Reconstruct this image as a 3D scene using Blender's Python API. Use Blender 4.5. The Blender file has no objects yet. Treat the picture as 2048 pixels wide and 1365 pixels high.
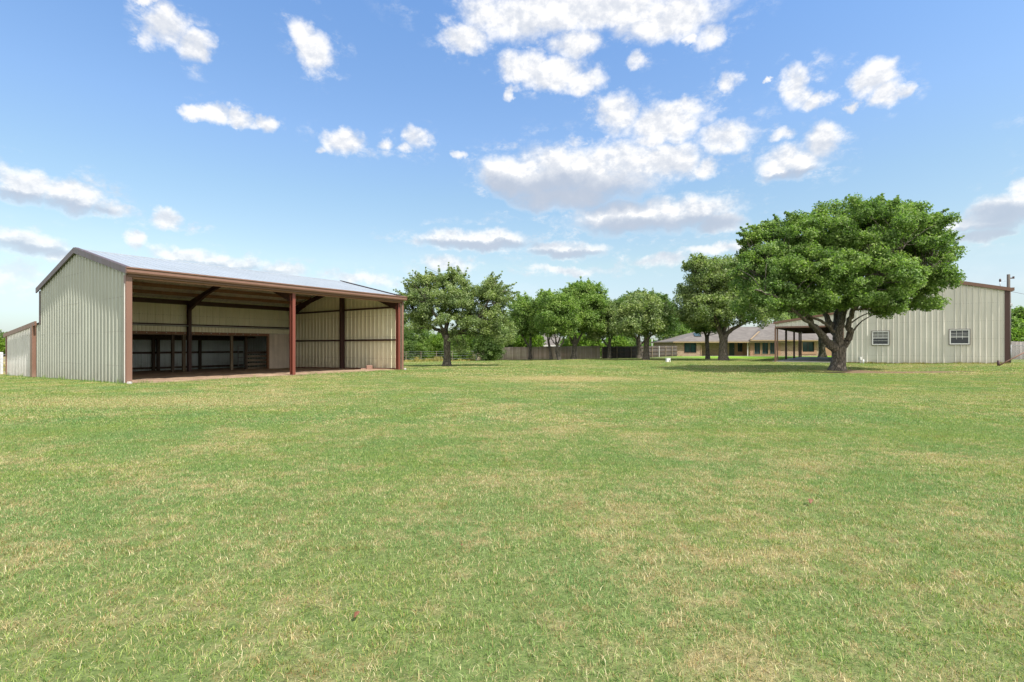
import bpy, math, random
import numpy as np
from mathutils import Vector, Matrix

# ------------------------------------------------------------------ camera
SC = bpy.context.scene
COL = SC.collection
EYE = 1.40
F = 1012.0           # focal length in pixels of the 2048 wide photograph
HY = 693.0           # horizon row
camd = bpy.data.cameras.new('camera')
cam = bpy.data.objects.new('camera', camd)
COL.objects.link(cam)
cam.location = (0, 0, EYE)
cam.rotation_euler = (math.radians(90), 0, 0)
camd.sensor_width = 36.0
camd.lens = 36.0 * F / 2048.0
camd.shift_y = (HY - 682.5) / 2048.0
camd.clip_end = 8000
SC.camera = cam

# ------------------------------------------------------------------ view + sun
SC.view_settings.view_transform = 'Standard'
SC.view_settings.look = 'None'
SC.view_settings.gamma = 1.0
SC.view_settings.exposure = 0.85
SC.cycles.max_bounces = 8
SC.cycles.diffuse_bounces = 6
SC.cycles.transparent_max_bounces = 8
SUN_EL = math.radians(55)
SUN_TH = math.radians(40.6)      # sun stands to the right and a little behind the camera
S_DIR = Vector((math.cos(SUN_TH) * math.cos(SUN_EL), -math.sin(SUN_TH) * math.cos(SUN_EL), math.sin(SUN_EL)))
sund = bpy.data.lights.new('sun', 'SUN')
sund.energy = 4.0
sund.angle = math.radians(0.53)
sund.color = (1.0, 0.955, 0.88)
sun = bpy.data.objects.new('sun', sund)
COL.objects.link(sun)
sun.rotation_euler = (-S_DIR).to_track_quat('-Z', 'Y').to_euler()

# ------------------------------------------------------------------ node helpers
class NT:
    def __init__(s, nt):
        s.nt = nt
    def n(s, t, **kw):
        d = s.nt.nodes.new(t)
        for k, v in kw.items():
            setattr(d, k, v)
        return d
    def l(s, a, b):
        s.nt.links.new(a, b)
    def put(s, v, sock):
        if isinstance(v, bpy.types.NodeSocket):
            s.l(v, sock)
        else:
            sock.default_value = v
    def m(s, op, a, b=None, c=None, clamp=False):
        d = s.n('ShaderNodeMath', operation=op)
        d.use_clamp = clamp
        for i, v in enumerate((a, b, c)):
            if v is not None:
                s.put(v, d.inputs[i])
        return d.outputs[0]
    def vm(s, op, a, b=None):
        d = s.n('ShaderNodeVectorMath', operation=op)
        s.put(a, d.inputs[0])
        if b is not None:
            s.put(b, d.inputs[1])
        return d.outputs['Value'] if op in ('DOT_PRODUCT', 'LENGTH') else d.outputs[0]
    def noise(s, vec, scale, detail=3, rough=0.55, out='Fac', dist=0.0):
        d = s.n('ShaderNodeTexNoise')
        s.put(vec, d.inputs['Vector'])
        d.inputs['Scale'].default_value = scale
        d.inputs['Detail'].default_value = detail
        d.inputs['Roughness'].default_value = rough
        d.inputs['Distortion'].default_value = dist
        return d.outputs[out]
    def mix(s, f, a, b, kind='MIX'):
        d = s.n('ShaderNodeMix', data_type='RGBA', blend_type=kind)
        s.put(f, d.inputs[0])
        s.put(a if isinstance(a, bpy.types.NodeSocket) else (*a[:3], 1), d.inputs[6])
        s.put(b if isinstance(b, bpy.types.NodeSocket) else (*b[:3], 1), d.inputs[7])
        return d.outputs[2]
    def ramp(s, f, stops, interp='LINEAR'):
        d = s.n('ShaderNodeValToRGB')
        s.put(f, d.inputs[0])
        cr = d.color_ramp
        cr.interpolation = interp
        while len(cr.elements) < len(stops):
            cr.elements.new(0.5)
        for e, (p, c) in zip(cr.elements, stops):
            e.position = p
            e.color = (*c[:3], 1) if not isinstance(c, float) else (c, c, c, 1)
        return d.outputs[0]
    def rng(s, v, a, b, c=0.0, d_=1.0, smooth=False):
        d = s.n('ShaderNodeMapRange')
        d.clamp = True
        if smooth:
            d.interpolation_type = 'SMOOTHSTEP'
        s.put(v, d.inputs[0])
        for i, x in enumerate((a, b, c, d_)):
            d.inputs[i + 1].default_value = x
        return d.outputs[0]
    def pos(s):
        return s.n('ShaderNodeNewGeometry').outputs['Position']
    def obj(s):
        return s.n('ShaderNodeTexCoord').outputs['Object']
    def scale(s, v, sc):
        return s.vm('MULTIPLY', v, sc)

# ------------------------------------------------------------------ world: Nishita sky with cloud field in world directions
def angles(px, py):
    x = (px - 1024.0) / F
    z = (HY - py) / F
    return math.atan(x), math.atan(z / math.sqrt(1 + x * x))

CLOUDS = [
 (1180,12,250,52,0),(1030,30,110,62,0),(925,78,52,32,.1),(1340,32,115,58,0),(1425,72,38,36,.15),(1140,88,60,36,.15),
 (1050,135,48,34,0),(1105,148,72,34,0),(1165,158,48,28,.1),(1278,122,24,22,.3),(1465,167,26,26,.15),(1020,185,13,17,.35),(1385,75,17,12,.2),
 (1235,232,45,48,.1),(1335,244,90,42,.05),(1385,215,45,25,.1),(1455,278,68,34,.1),(1300,282,60,14,.4),
 (1010,352,58,46,0),(1110,352,120,58,0),(1205,345,150,60,0),(1325,328,80,40,.05),(1410,338,32,28,.1),(1130,392,120,34,.05),
 (1245,436,125,38,0),(1355,428,125,38,0),(1440,445,58,26,.05),
 (960,481,138,22,.05),(1130,499,92,19,.05),(900,532,55,22,.3),(1150,541,110,11,.3),(1320,522,95,16,.3),(1430,500,60,14,.3),
 (1600,172,38,46,0),(1632,198,36,20,.2),(1740,155,48,38,0),(1765,185,42,34,0),(1805,180,28,22,.2),(1697,210,17,13,.15),(1540,158,12,8,.4),
 (1590,322,88,36,0),(1640,292,46,46,.05),(1560,270,34,16,.3),
 (1990,430,62,40,0),(2045,402,44,42,0),(1920,446,66,22,.1),(1960,474,80,16,.25),
 (330,60,42,46,0),(385,100,46,38,0),(300,75,26,34,.35),(300,4,32,10,.2),(605,55,32,38,.1),(632,100,44,44,.05),
 (372,227,32,17,.15),(425,232,44,22,.1),(475,243,44,17,.05),(527,245,26,20,.05),(683,282,46,28,0),(640,294,22,10,.3),
 (770,290,24,18,.3),(838,282,30,28,0),(815,302,24,11,.1),(918,312,18,14,.4),
 (40,368,66,36,0),(140,388,76,36,0),(215,415,46,24,.05),(330,438,40,24,.1),(388,455,26,9,.3),(60,486,98,30,.05),(115,508,50,20,.2),(262,480,28,22,.1),
 (370,512,90,20,.15),(455,524,110,20,.15),(560,536,60,18,.05),(720,560,110,16,.3),(40,548,70,30,.2),(-150,300,160,50,0),(-100,560,120,30,0),
 (2250,200,160,60,0),(2300,470,160,40,0),(600,-160,260,70,0),(1500,-260,300,80,0),
]
GREYS = [(1100,388,190,40),(1200,398,120,30),(1280,458,150,22),(1390,450,90,18),(2020,425,90,24),(1985,462,110,22),(120,408,110,14),(60,500,100,14),(960,490,140,9),(1130,508,90,8),(430,536,140,10),(1570,350,80,10),(30,388,60,10)]

def build_world():
    w = bpy.data.worlds.new('World')
    SC.world = w
    w.use_nodes = True
    t = NT(w.node_tree)
    w.node_tree.nodes.clear()
    out = t.n('ShaderNodeOutputWorld')
    sky = t.n('ShaderNodeTexSky', sky_type='NISHITA')
    sky.sun_disc = False
    sky.sun_elevation = SUN_EL
    sky.sun_rotation = math.atan2(S_DIR.x, S_DIR.y)
    sky.altitude = 100
    sky.air_density = 1.0
    sky.dust_density = 0.6
    sky.ozone_density = 1.6
    gen = t.n('ShaderNodeTexCoord').outputs['Generated']
    sep = t.n('ShaderNodeSeparateXYZ')
    t.l(gen, sep.inputs[0])
    az = t.m('ARCTAN2', sep.outputs[0], sep.outputs[1])
    el = t.m('ARCSINE', sep.outputs[2])
    cmb = t.n('ShaderNodeCombineXYZ')
    t.l(az, cmb.inputs[0]); t.l(el, cmb.inputs[1])
    p0 = cmb.outputs[0]
    # domain warp so outlines billow
    wn = t.noise(gen, 9.0, 5, 0.6, 'Color')
    wv = t.vm('SUBTRACT', wn, (0.5, 0.5, 0.5))
    p = t.vm('ADD', p0, t.vm('MULTIPLY', wv, (0.050, 0.034, 0.0)))
    wn2 = t.vm('SUBTRACT', t.noise(t.vm('ADD', gen, (4.0, 1.0, 2.0)), 24.0, 6, 0.62, 'Color'), (0.5, 0.5, 0.5))
    p = t.vm('ADD', p, t.vm('MULTIPLY', wn2, (0.050, 0.036, 0.0)))
    def field(lst, pp):
        cur = None
        for c in lst:
            px, py, rx, ry = c[:4]
            b = c[4] if len(c) > 4 else 0
            a0, e0 = angles(px, py)
            a1, _ = angles(px + rx, py)
            a2, _ = angles(px - rx, py)
            _, e1 = angles(px, py - ry)
            _, e2 = angles(px, py + ry)
            ra = max(abs(a1 - a2) / 2, .004); re = max(abs(e1 - e2) / 2, .003)
            q = t.vm('MULTIPLY', t.vm('SUBTRACT', pp, (a0, e0, 0)), (1 / ra, 1 / re, 0))
            d = t.vm('DOT_PRODUCT', q, q)
            if b:
                d = t.m('ADD', d, b)
            cur = d if cur is None else t.m('MINIMUM', cur, d)
        return cur
    d2 = field(CLOUDS, p)
    gs = t.vm('MULTIPLY', gen, (1.0, 1.0, 1.35))
    det = t.noise(gs, 15.0, 9, 0.62)
    detu = t.noise(t.vm('ADD', gs, (0.006, -0.002, 0.014)), 15.0, 6, 0.62)
    relief = t.m('SUBTRACT', det, detu)
    det2 = t.noise(gen, 5.0, 3, 0.5)
    base = t.m('MULTIPLY', t.m('SUBTRACT', 1.25, d2), 2.6)
    g2 = field(GREYS, p)
    grey = t.rng(g2, 1.8, 0.1, 0, 1, True)
    dens = t.m('MULTIPLY', t.m('SUBTRACT', det, 0.5), t.m('MULTIPLY_ADD', grey, -3.5, 6.6))
    dens = t.m('ADD', dens, base)
    dens = t.m('MULTIPLY_ADD', t.m('SUBTRACT', det2, 0.5), 1.0, dens)
    inside = t.rng(d2, 2.6, 1.3)
    cov = t.m('MULTIPLY', t.m('MULTIPLY', t.rng(dens, -0.4, 2.9, 0, 1, True), inside), t.rng(el, 0.04, 0.27, 0.66, 1.0))
    wisp = t.m('MULTIPLY', t.rng(t.noise(t.vm('MULTIPLY', gen, (1.0, 1.0, 1.8)), 20.0, 8, 0.68), 0.50, 0.74, 0, 1, True), t.rng(d2, 3.6, 1.2))
    cov = t.m('MAXIMUM', cov, t.m('MULTIPLY', wisp, 0.7))
    # thin veil near the horizon
    veil = t.m('MULTIPLY', t.rng(el, 0.22, 0.02, 0, 0.28), t.rng(t.noise(t.vm('MULTIPLY', gen, (1, 1, 5)), 3.0, 5, 0.6), 0.48, 0.7))
    cov = t.m('MAXIMUM', t.m('MULTIPLY', cov, 0.96), veil)
    soft = t.rng(t.noise(gen, 26.0, 4, 0.55), 0.38, 0.62)
    body = t.rng(dens, 0.3, 1.5)
    sh = t.m('MULTIPLY_ADD', t.m('MULTIPLY', relief, t.m('SUBTRACT', 1.0, t.m('MULTIPLY', grey, 0.7))), 1.7, t.m('MULTIPLY_ADD', soft, -0.10, 0.96))
    lum = t.m('SUBTRACT', sh, t.m('MULTIPLY', grey, t.m('MULTIPLY', body, 0.62)))
    lum = t.m('MAXIMUM', lum, 0.0, clamp=True)
    ccol = t.ramp(lum, [(0.0, (0.27, 0.31, 0.38)), (0.35, (0.31, 0.345, 0.41)), (0.8, (0.46, 0.475, 0.505)), (1.0, (0.60, 0.595, 0.59))])
    # sky tint: towards the saturated blue of the photograph
    tint = t.ramp(t.rng(el, 0.0, 0.62), [(0.0, (0.42, 0.49, 0.62)), (0.07, (0.56, 0.59, 0.64)), (0.15, (0.75, 0.70, 0.68)), (0.25, (0.88, 0.82, 0.69)), (0.45, (0.90, 0.92, 0.84)), (0.62, (0.92, 0.99, 1.02)), (0.95, (0.84, 1.02, 1.16))])
    sk = t.mix(1.0, sky.outputs[0], tint, 'MULTIPLY')
    # bright cloud banks added in the unseen half-sky behind the camera, as fill light
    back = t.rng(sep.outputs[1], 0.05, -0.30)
    fill_bank = t.m('MULTIPLY', back, t.m('MULTIPLY', t.rng(t.noise(gen, 2.6, 6, 0.6), 0.36, 0.50), 0.96))
    cov = t.m('MAXIMUM', cov, t.m('MULTIPLY', fill_bank, t.rng(sep.outputs[2], -0.02, 0.05)))
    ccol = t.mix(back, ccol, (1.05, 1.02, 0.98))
    b1 = t.n('ShaderNodeBackground'); t.l(sk, b1.inputs[0]); b1.inputs[1].default_value = 0.13
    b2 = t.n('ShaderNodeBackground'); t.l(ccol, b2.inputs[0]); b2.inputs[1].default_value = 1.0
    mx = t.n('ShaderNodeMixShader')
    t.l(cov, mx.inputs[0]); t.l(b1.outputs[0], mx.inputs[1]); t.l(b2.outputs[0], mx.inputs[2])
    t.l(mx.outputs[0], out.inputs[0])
    w.cycles.sampling_method = 'MANUAL'
    w.cycles.sample_map_resolution = 512
build_world()

# ------------------------------------------------------------------ terrain
VX, VY = 0.5760, 0.8174       # long axis of both metal buildings
UX, UY = -0.8174, 0.5760      # short axis
ROT = math.atan2(VY, VX)
P0 = (-14.35, 18.89)          # front left corner of the barn
PS = (35.70, 36.40)           # right front corner of the shop

def sm(a, b, x):
    t = np.clip((x - a) / (b - a), 0, 1)
    return t * t * (3 - 2 * t)

def ground(x, y):
    x = np.asarray(x, float); y = np.asarray(y, float)
    s = (x - P0[0]) * UX + (y - P0[1]) * UY
    g = -0.0175 * np.clip(s, 0, 25)
    g = g + 0.14 * sm(24, 31, -s) * (1 - sm(50, 62, y))
    return g

def G(x, y):
    return float(ground(x, y))

def gp(px, py):
    """pixel of a ground point -> world x, y, z"""
    z = 0.0
    Y = 30
    for _ in range(12):
        Y = F * (EYE - z) / (py - HY)
        X = (px - 1024) / F * Y
        z = G(X, Y)
    return X, Y, z

def W(px, py, Y):
    return Vector(((px - 1024) / F * Y, Y, EYE + (HY - py) / F * Y))

def toworld(o, x, y):
    return (o[0] + VX * x + UX * y, o[1] + VY * x + UY * y)

# ------------------------------------------------------------------ object helpers
def prop(o, label=None, cat=None, group=None, kind=None):
    if label: o['label'] = label
    if cat: o['category'] = cat
    if group: o['group'] = group
    if kind: o['kind'] = kind
    return o

def empty(name, loc, rz=0.0, label=None, cat=None, group=None):
    o = bpy.data.objects.new(name, None)
    COL.objects.link(o)
    o.location = loc
    o.rotation_euler = (0, 0, rz)
    o.empty_display_size = 0.3
    return prop(o, label, cat, group)

class MB:
    def __init__(s):
        s.v = []; s.f = []
    def add(s, vs, fs):
        k = len(s.v)
        s.v += [tuple(v) for v in vs]
        s.f += [tuple(k + i for i in f) for f in fs]
        return s
    def box(s, x0, x1, y0, y1, z0, z1):
        vs = [(x, y, z) for x in (x0, x1) for y in (y0, y1) for z in (z0, z1)]
        return s.add(vs, [(0, 1, 3, 2), (4, 6, 7, 5), (0, 4, 5, 1), (2, 3, 7, 6), (0, 2, 6, 4), (1, 5, 7, 3)])
    def prism(s, poly, d):
        """poly: list of 3D points, d: extrusion vector"""
        n = len(poly)
        vs = [Vector(p) for p in poly] + [Vector(p) + Vector(d) for p in poly]
        fs = [tuple(range(n))[::-1], tuple(range(n, 2 * n))]
        fs += [(i, (i + 1) % n, n + (i + 1) % n, n + i) for i in range(n)]
        return s.add(vs, fs)
    def beam(s, a, b, w, h, up=(0, 0, 1)):
        a = Vector(a); b = Vector(b)
        d = (b - a).normalized()
        upv = Vector(up)
        if abs(d.dot(upv)) > 0.99: upv = Vector((0, 1, 0))
        r = d.cross(upv).normalized() * w / 2
        u = r.cross(d).normalized() * h / 2
        vs = [p + sx * r + sz * u for p in (a, b) for sx in (-1, 1) for sz in (-1, 1)]
        return s.add(vs, [(0, 1, 3, 2), (4, 6, 7, 5), (0, 4, 5, 1), (2, 3, 7, 6), (0, 2, 6, 4), (1, 5, 7, 3)])
    def tube(s, pts, rad, n=8, cap=True):
        pts = [Vector(p) for p in pts]
        k0 = len(s.v)
        ref = None
        for i, p in enumerate(pts):
            d = (pts[min(i + 1, len(pts) - 1)] - pts[max(i - 1, 0)])
            d = d.normalized() if d.length > 1e-9 else Vector((0, 0, 1))
            if ref is None:
                ref = Vector((1, 0, 0)) if abs(d.x) < 0.8 else Vector((0, 1, 0))
            a = (ref - d * ref.dot(d)).normalized()
            ref = a
            b = d.cross(a)
            r = rad[i]
            for j in range(n):
                t = 2 * math.pi * j / n
                s.v.append(tuple(p + (a * math.cos(t) + b * math.sin(t)) * r))
        for i in range(len(pts) - 1):
            for j in range(n):
                q = k0 + i * n
                s.f.append((q + j, q + (j + 1) % n, q + n + (j + 1) % n, q + n + j))
        if cap:
            s.f.append(tuple(k0 + j for j in range(n))[::-1])
            q = k0 + (len(pts) - 1) * n
            s.f.append(tuple(q + j for j in range(n)))
        return s
    def panel(s, f0, f1, N, L, sp, h, wid=0.11, minor=True, start=None):
        """ribbed sheet: f0(u)/f1(u) edge points, N rib direction"""
        N = Vector(N)
        us = [(0.0, 0.0)]
        c = sp * 0.5 if start is None else start
        while c < L - wid / 2 - .01:
            us += [(c - wid / 2, 0), (c - wid * .22, h), (c + wid * .22, h), (c + wid / 2, 0)]
            if minor:
                for q in (1 / 3, 2 / 3):
                    m = c + sp * q
                    if m < L - .05:
                        us += [(m - .02, 0), (m - .008, h * .14), (m + .008, h * .14), (m + .02, 0)]
            c += sp
        us.append((L, 0.0))
        us.sort(key=lambda q: q[0])
        k = len(s.v)
        for u, o in us:
            s.v.append(tuple(Vector(f0(u)) + N * o)); s.v.append(tuple(Vector(f1(u)) + N * o))
        for i in range(len(us) - 1):
            a = k + 2 * i
            s.f.append((a, a + 2, a + 3, a + 1))
        return s
    def build(s, name, mat, parent=None, smooth=False, label=None, bevel=0):
        me = bpy.data.meshes.new(name)
        me.from_pydata(s.v, [], s.f)
        me.materials.append(mat)
        if smooth:
            me.polygons.foreach_set('use_smooth', [True] * len(me.polygons))
        o = bpy.data.objects.new(name, me)
        COL.objects.link(o)
        if parent: o.parent = parent
        if label: o['label'] = label
        if bevel:
            b = o.modifiers.new('bevel', 'BEVEL'); b.width = bevel; b.segments = 2; b.limit_method = 'ANGLE'
        return o

# ------------------------------------------------------------------ materials
M = {}
def mat(name):
    m = bpy.data.materials.new(name)
    m.use_nodes = True
    nt = m.node_tree
    nt.nodes.clear()
    t = NT(nt)
    out = t.n('ShaderNodeOutputMaterial')
    b = t.n('ShaderNodeBsdfPrincipled')
    t.l(b.outputs[0], out.inputs[0])
    M[name] = m
    return m, t, b, out

def bump(t, b, h, strength=0.3, dist=0.02):
    n = t.n('ShaderNodeBump')
    n.inputs['Strength'].default_value = strength
    n.inputs['Distance'].default_value = dist
    t.l(h, n.inputs['Height'])
    t.l(n.outputs[0], b.inputs['Normal'])

def painted(name, col, rough=0.45, dirt=(0.12, 0.09, 0.06), amount=0.25, metal=0.0, streak=True, coat=0.0, spec=0.5, low=None, laps=False):
    """painted sheet metal: slight chalking, vertical streaks, dirt splash near the ground"""
    m, t, b, o = mat(name)
    p = t.obj()
    big = t.noise(p, 0.7, 4, 0.6)
    st = t.noise(t.scale(p, (9, 9, 0.5)), 1.0, 4, 0.6) if streak else t.noise(p, 6, 4, 0.6)
    c = t.mix(t.rng(big, 0.3, 0.7), tuple(x * 0.92 for x in col), tuple(min(1, x * 1.06) for x in col))
    c = t.mix(t.m('MULTIPLY', t.rng(st, 0.5, 0.75), amount), c, dirt)
    if laps:
        sp = t.n('ShaderNodeSeparateXYZ'); t.l(p, sp.inputs[0])
        q = t.m('MULTIPLY', t.m('ADD', sp.outputs[0], sp.outputs[1]), 1.06)
        wn = t.n('ShaderNodeTexWhiteNoise', noise_dimensions='1D')
        t.l(t.m('FLOOR', q), wn.inputs['W'])
        c = t.mix(t.rng(wn.outputs['Value'], 0, 1, 0, .45), c, tuple(x * 0.84 for x in col))
        fz = t.m('ABSOLUTE', t.m('SUBTRACT', t.m('FRACT', t.m('DIVIDE', sp.outputs[2], 1.31)), 0.5))
        line = t.m('MULTIPLY', t.rng(fz, 0.016, 0.008), t.rng(t.m('FRACT', t.m('MULTIPLY', q, 7.0)), .45, .55))
        c = t.mix(t.m('MULTIPLY', line, 0.35), c, (0.16, 0.14, 0.12))
        run = t.m('MULTIPLY', t.rng(t.noise(t.scale(p, (13, 13, 0.35)), 1.0, 3, 0.6), 0.60, 0.72), t.rng(big, 0.42, 0.6))
        c = t.mix(t.m('MULTIPLY', run, 0.30), c, (0.24, 0.19, 0.14))
    if low:
        sep = t.n('ShaderNodeSeparateXYZ'); t.l(p, sep.inputs[0])
        k = t.m('MULTIPLY', t.rng(sep.outputs[2], low, -0.15), t.rng(t.noise(p, 3.0, 5, 0.7), 0.3, 0.7))
        c = t.mix(t.m('MULTIPLY', k, 0.75), c, dirt)
    t.l(c, b.inputs['Base Color'])
    b.inputs['Metallic'].default_value = metal
    t.l(t.rng(st, 0.3, 0.7, rough - .07, rough + .1), b.inputs['Roughness'])
    b.inputs['Specular IOR Level'].default_value = spec
    bump(t, b, t.noise(p, 1.3, 3, 0.5), 0.12, 0.03)
    return m

painted('barn_siding', laps=True, col=(0.36, 0.37, 0.315), low=0.7, dirt=(0.22, 0.20, 0.16), amount=0.2)
painted('inner_siding', laps=True, col=(0.88, 0.84, 0.62), low=1.0, dirt=(0.30, 0.25, 0.18), amount=0.18)
painted('leanto_siding', laps=True, col=(0.54, 0.53, 0.50), low=0.6, dirt=(0.30, 0.26, 0.22), amount=0.2)
painted('rear_siding', (0.68, 0.76, 0.74), low=0.6, dirt=(0.15, 0.14, 0.12), amount=0.2)
painted('shop_siding', laps=True, col=(0.635, 0.61, 0.535), low=0.5, dirt=(0.32, 0.28, 0.2), amount=0.15)
painted('galvalume', (0.29, 0.322, 0.35), rough=0.5, metal=0.15, amount=0.06, dirt=(0.35, 0.35, 0.36))
painted('roof_underside', (0.78, 0.74, 0.64), rough=0.5, metal=0.1, amount=0.3)
painted('brown_trim', (0.185, 0.098, 0.068), low=.35, rough=0.42, amount=0.12, dirt=(0.30, 0.2, 0.15))
painted('rake_trim', (0.105, 0.075, 0.075), rough=0.5, amount=0.1, dirt=(0.2, 0.17, 0.16), coat=.3)
painted('red_steel', (0.17, 0.045, 0.028), low=.6, rough=0.5, amount=0.35, dirt=(0.10, 0.035, 0.022))
painted('dark_steel', (0.060, 0.026, 0.022), rough=0.55, amount=0.3, dirt=(0.09, 0.05, 0.04))
painted('purlin_steel', (0.26, 0.13, 0.07), rough=0.55, amount=0.3, dirt=(0.08, 0.05, 0.03))
painted('white_paint', (0.72, 0.72, 0.70), rough=0.5, amount=0.15, streak=False)
painted('white_pipe', (0.50, 0.50, 0.47), rough=0.5, amount=0.15, streak=False)
painted('post_white', (0.55, 0.54, 0.51), rough=0.6, amount=0.3)
painted('tan_trim', (0.30, 0.175, 0.105), rough=0.6, amount=0.15, dirt=(0.2, 0.12, 0.08))
painted('tan_fascia', (0.29, 0.205, 0.115), rough=0.6, amount=0.15, dirt=(0.2, 0.14, 0.08))
painted('concrete_white', (0.45, 0.43, 0.40), rough=0.8, amount=0.3, streak=False)
painted('galvanized', (0.40, 0.41, 0.42), rough=0.4, metal=0.6, amount=0.2)
painted('conduit_grey', (0.13, 0.13, 0.13), rough=0.6, amount=0.3)
painted('rust_pipe', (0.26, 0.15, 0.11), rough=0.6, amount=0.4, dirt=(0.14, 0.06, 0.04))

def wood(name, c1, c2, sc=1.0, low=False):
    m, t, b, o = mat(name)
    p = t.obj()
    g = t.noise(t.scale(p, (14 * sc, 14 * sc, 0.8 * sc)), 1.0, 6, 0.65)
    g2 = t.noise(p, 1.1, 4, 0.6)
    c = t.mix(t.rng(g, 0.3, 0.7), c1, c2)
    c = t.mix(t.m('MULTIPLY', t.rng(g2, 0.45, 0.7), 0.35), c, tuple(x * 0.55 for x in c1))
    t.l(c, b.inputs['Base Color'])
    b.inputs['Roughness'].default_value = 0.85
    bump(t, b, g, 0.5, 0.01)
    return m
wood('old_post', (0.17, 0.13, 0.09), (0.33, 0.27, 0.19))
wood('dark_wood', (0.060, 0.040, 0.028), (0.12, 0.085, 0.06))
wood('ply', (0.62, 0.53, 0.43), (0.78, 0.68, 0.56), 0.4)
wood('pole_wood', (0.055, 0.048, 0.04), (0.10, 0.085, 0.07))

def fence_wood(name, a, b_, c_):
    m, t, b, o = mat(name)
    p = t.obj()
    at = t.n('ShaderNodeAttribute', attribute_name='rnd').outputs['Fac']
    g = t.noise(t.scale(p, (16, 16, 0.9)), 1.0, 5, 0.65)
    c = t.ramp(at, [(0.0, a), (0.5, b_), (1.0, c_)])
    c = t.mix(t.m('MULTIPLY', t.rng(g, 0.35, 0.7), 0.5), c, tuple(x * 0.5 for x in a))
    t.l(c, b.inputs['Base Color'])
    b.inputs['Roughness'].default_value = 0.9
    bump(t, b, g, 0.4, 0.01)
fence_wood('fence_grey', (0.36, 0.285, 0.22), (0.47, 0.385, 0.30), (0.56, 0.47, 0.375))
fence_wood('fence_dark', (0.050, 0.042, 0.034), (0.075, 0.063, 0.05), (0.105, 0.087, 0.068))
fence_wood('fence_slate', (0.14, 0.13, 0.12), (0.19, 0.175, 0.16), (0.24, 0.22, 0.2))

def bark(name, a, b_):
    m, t, b, o = mat(name)
    p = t.obj()
    g = t.noise(t.scale(p, (7, 7, 1.6)), 1.6, 8, 0.7, dist=0.6)
    v = t.n('ShaderNodeTexVoronoi', feature='DISTANCE_TO_EDGE')
    t.l(t.vm('ADD', t.scale(p, (9, 9, 2.2)), t.vm('MULTIPLY', t.noise(p, 3, 3, .6, 'Color'), (1.2, 1.2, 1.2))), v.inputs['Vector'])
    v.inputs['Scale'].default_value = 1.2
    e = t.rng(v.outputs[0], 0.0, 0.22)
    c = t.mix(t.rng(g, 0.3, 0.7), a, b_)
    c = t.mix(e, tuple(x * 0.45 for x in a), c)
    t.l(c, b.inputs['Base Color'])
    b.inputs['Roughness'].default_value = 0.95
    bump(t, b, t.m('ADD', e, g), 0.9, 0.03)
bark('oak_bark', (0.13, 0.11, 0.085), (0.24, 0.205, 0.165))
bark('thin_bark', (0.12, 0.105, 0.085), (0.23, 0.20, 0.165))

def leafmat(name, dark, mid, light, trans=0.35):
    m, t, b, out = mat(name)
    at = t.n('ShaderNodeAttribute', attribute_name='rnd').outputs['Fac']
    c = t.ramp(at, [(0.0, dark), (0.5, mid), (1.0, light)])
    c = t.mix(t.rng(t.noise(t.pos(), 0.9, 2, 0.5), 0.35, 0.65), c, t.mix(1.0, c, (1.15, 1.08, 0.84), 'MULTIPLY'))
    t.l(c, b.inputs['Base Color'])
    b.inputs['Roughness'].default_value = 0.62
    b.inputs['Specular IOR Level'].default_value = 0.25
    tr = t.n('ShaderNodeBsdfTranslucent')
    t.l(t.mix(1.0, c, (1.02, 1.28, 0.5), 'MULTIPLY'), tr.inputs[0])
    mx = t.n('ShaderNodeMixShader')
    mx.inputs[0].default_value = trans
    t.l(b.outputs[0], mx.inputs[1]); t.l(tr.outputs[0], mx.inputs[2])
    t.l(mx.outputs[0], out.inputs[0])
leafmat('leaf_oak', (0.062, 0.115, 0.034), (0.150, 0.240, 0.070), (0.30, 0.395, 0.155), .40)
leafmat('leaf_live_oak', (0.095, 0.140, 0.062), (0.205, 0.270, 0.115), (0.34, 0.405, 0.20), .4)
leafmat('leaf_elm', (0.085, 0.150, 0.040), (0.185, 0.285, 0.080), (0.30, 0.395, 0.14), .42)
leafmat('leaf_bright', (0.075, 0.145, 0.020), (0.135, 0.230, 0.032), (0.22, 0.32, 0.055), 0.42)
leafmat('leaf_dark', (0.060, 0.110, 0.038), (0.125, 0.200, 0.065), (0.21, 0.295, 0.11), .4)
leafmat('weed', (0.20, 0.17, 0.05), (0.30, 0.25, 0.09), (0.30, 0.33, 0.10), 0.3)

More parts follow.
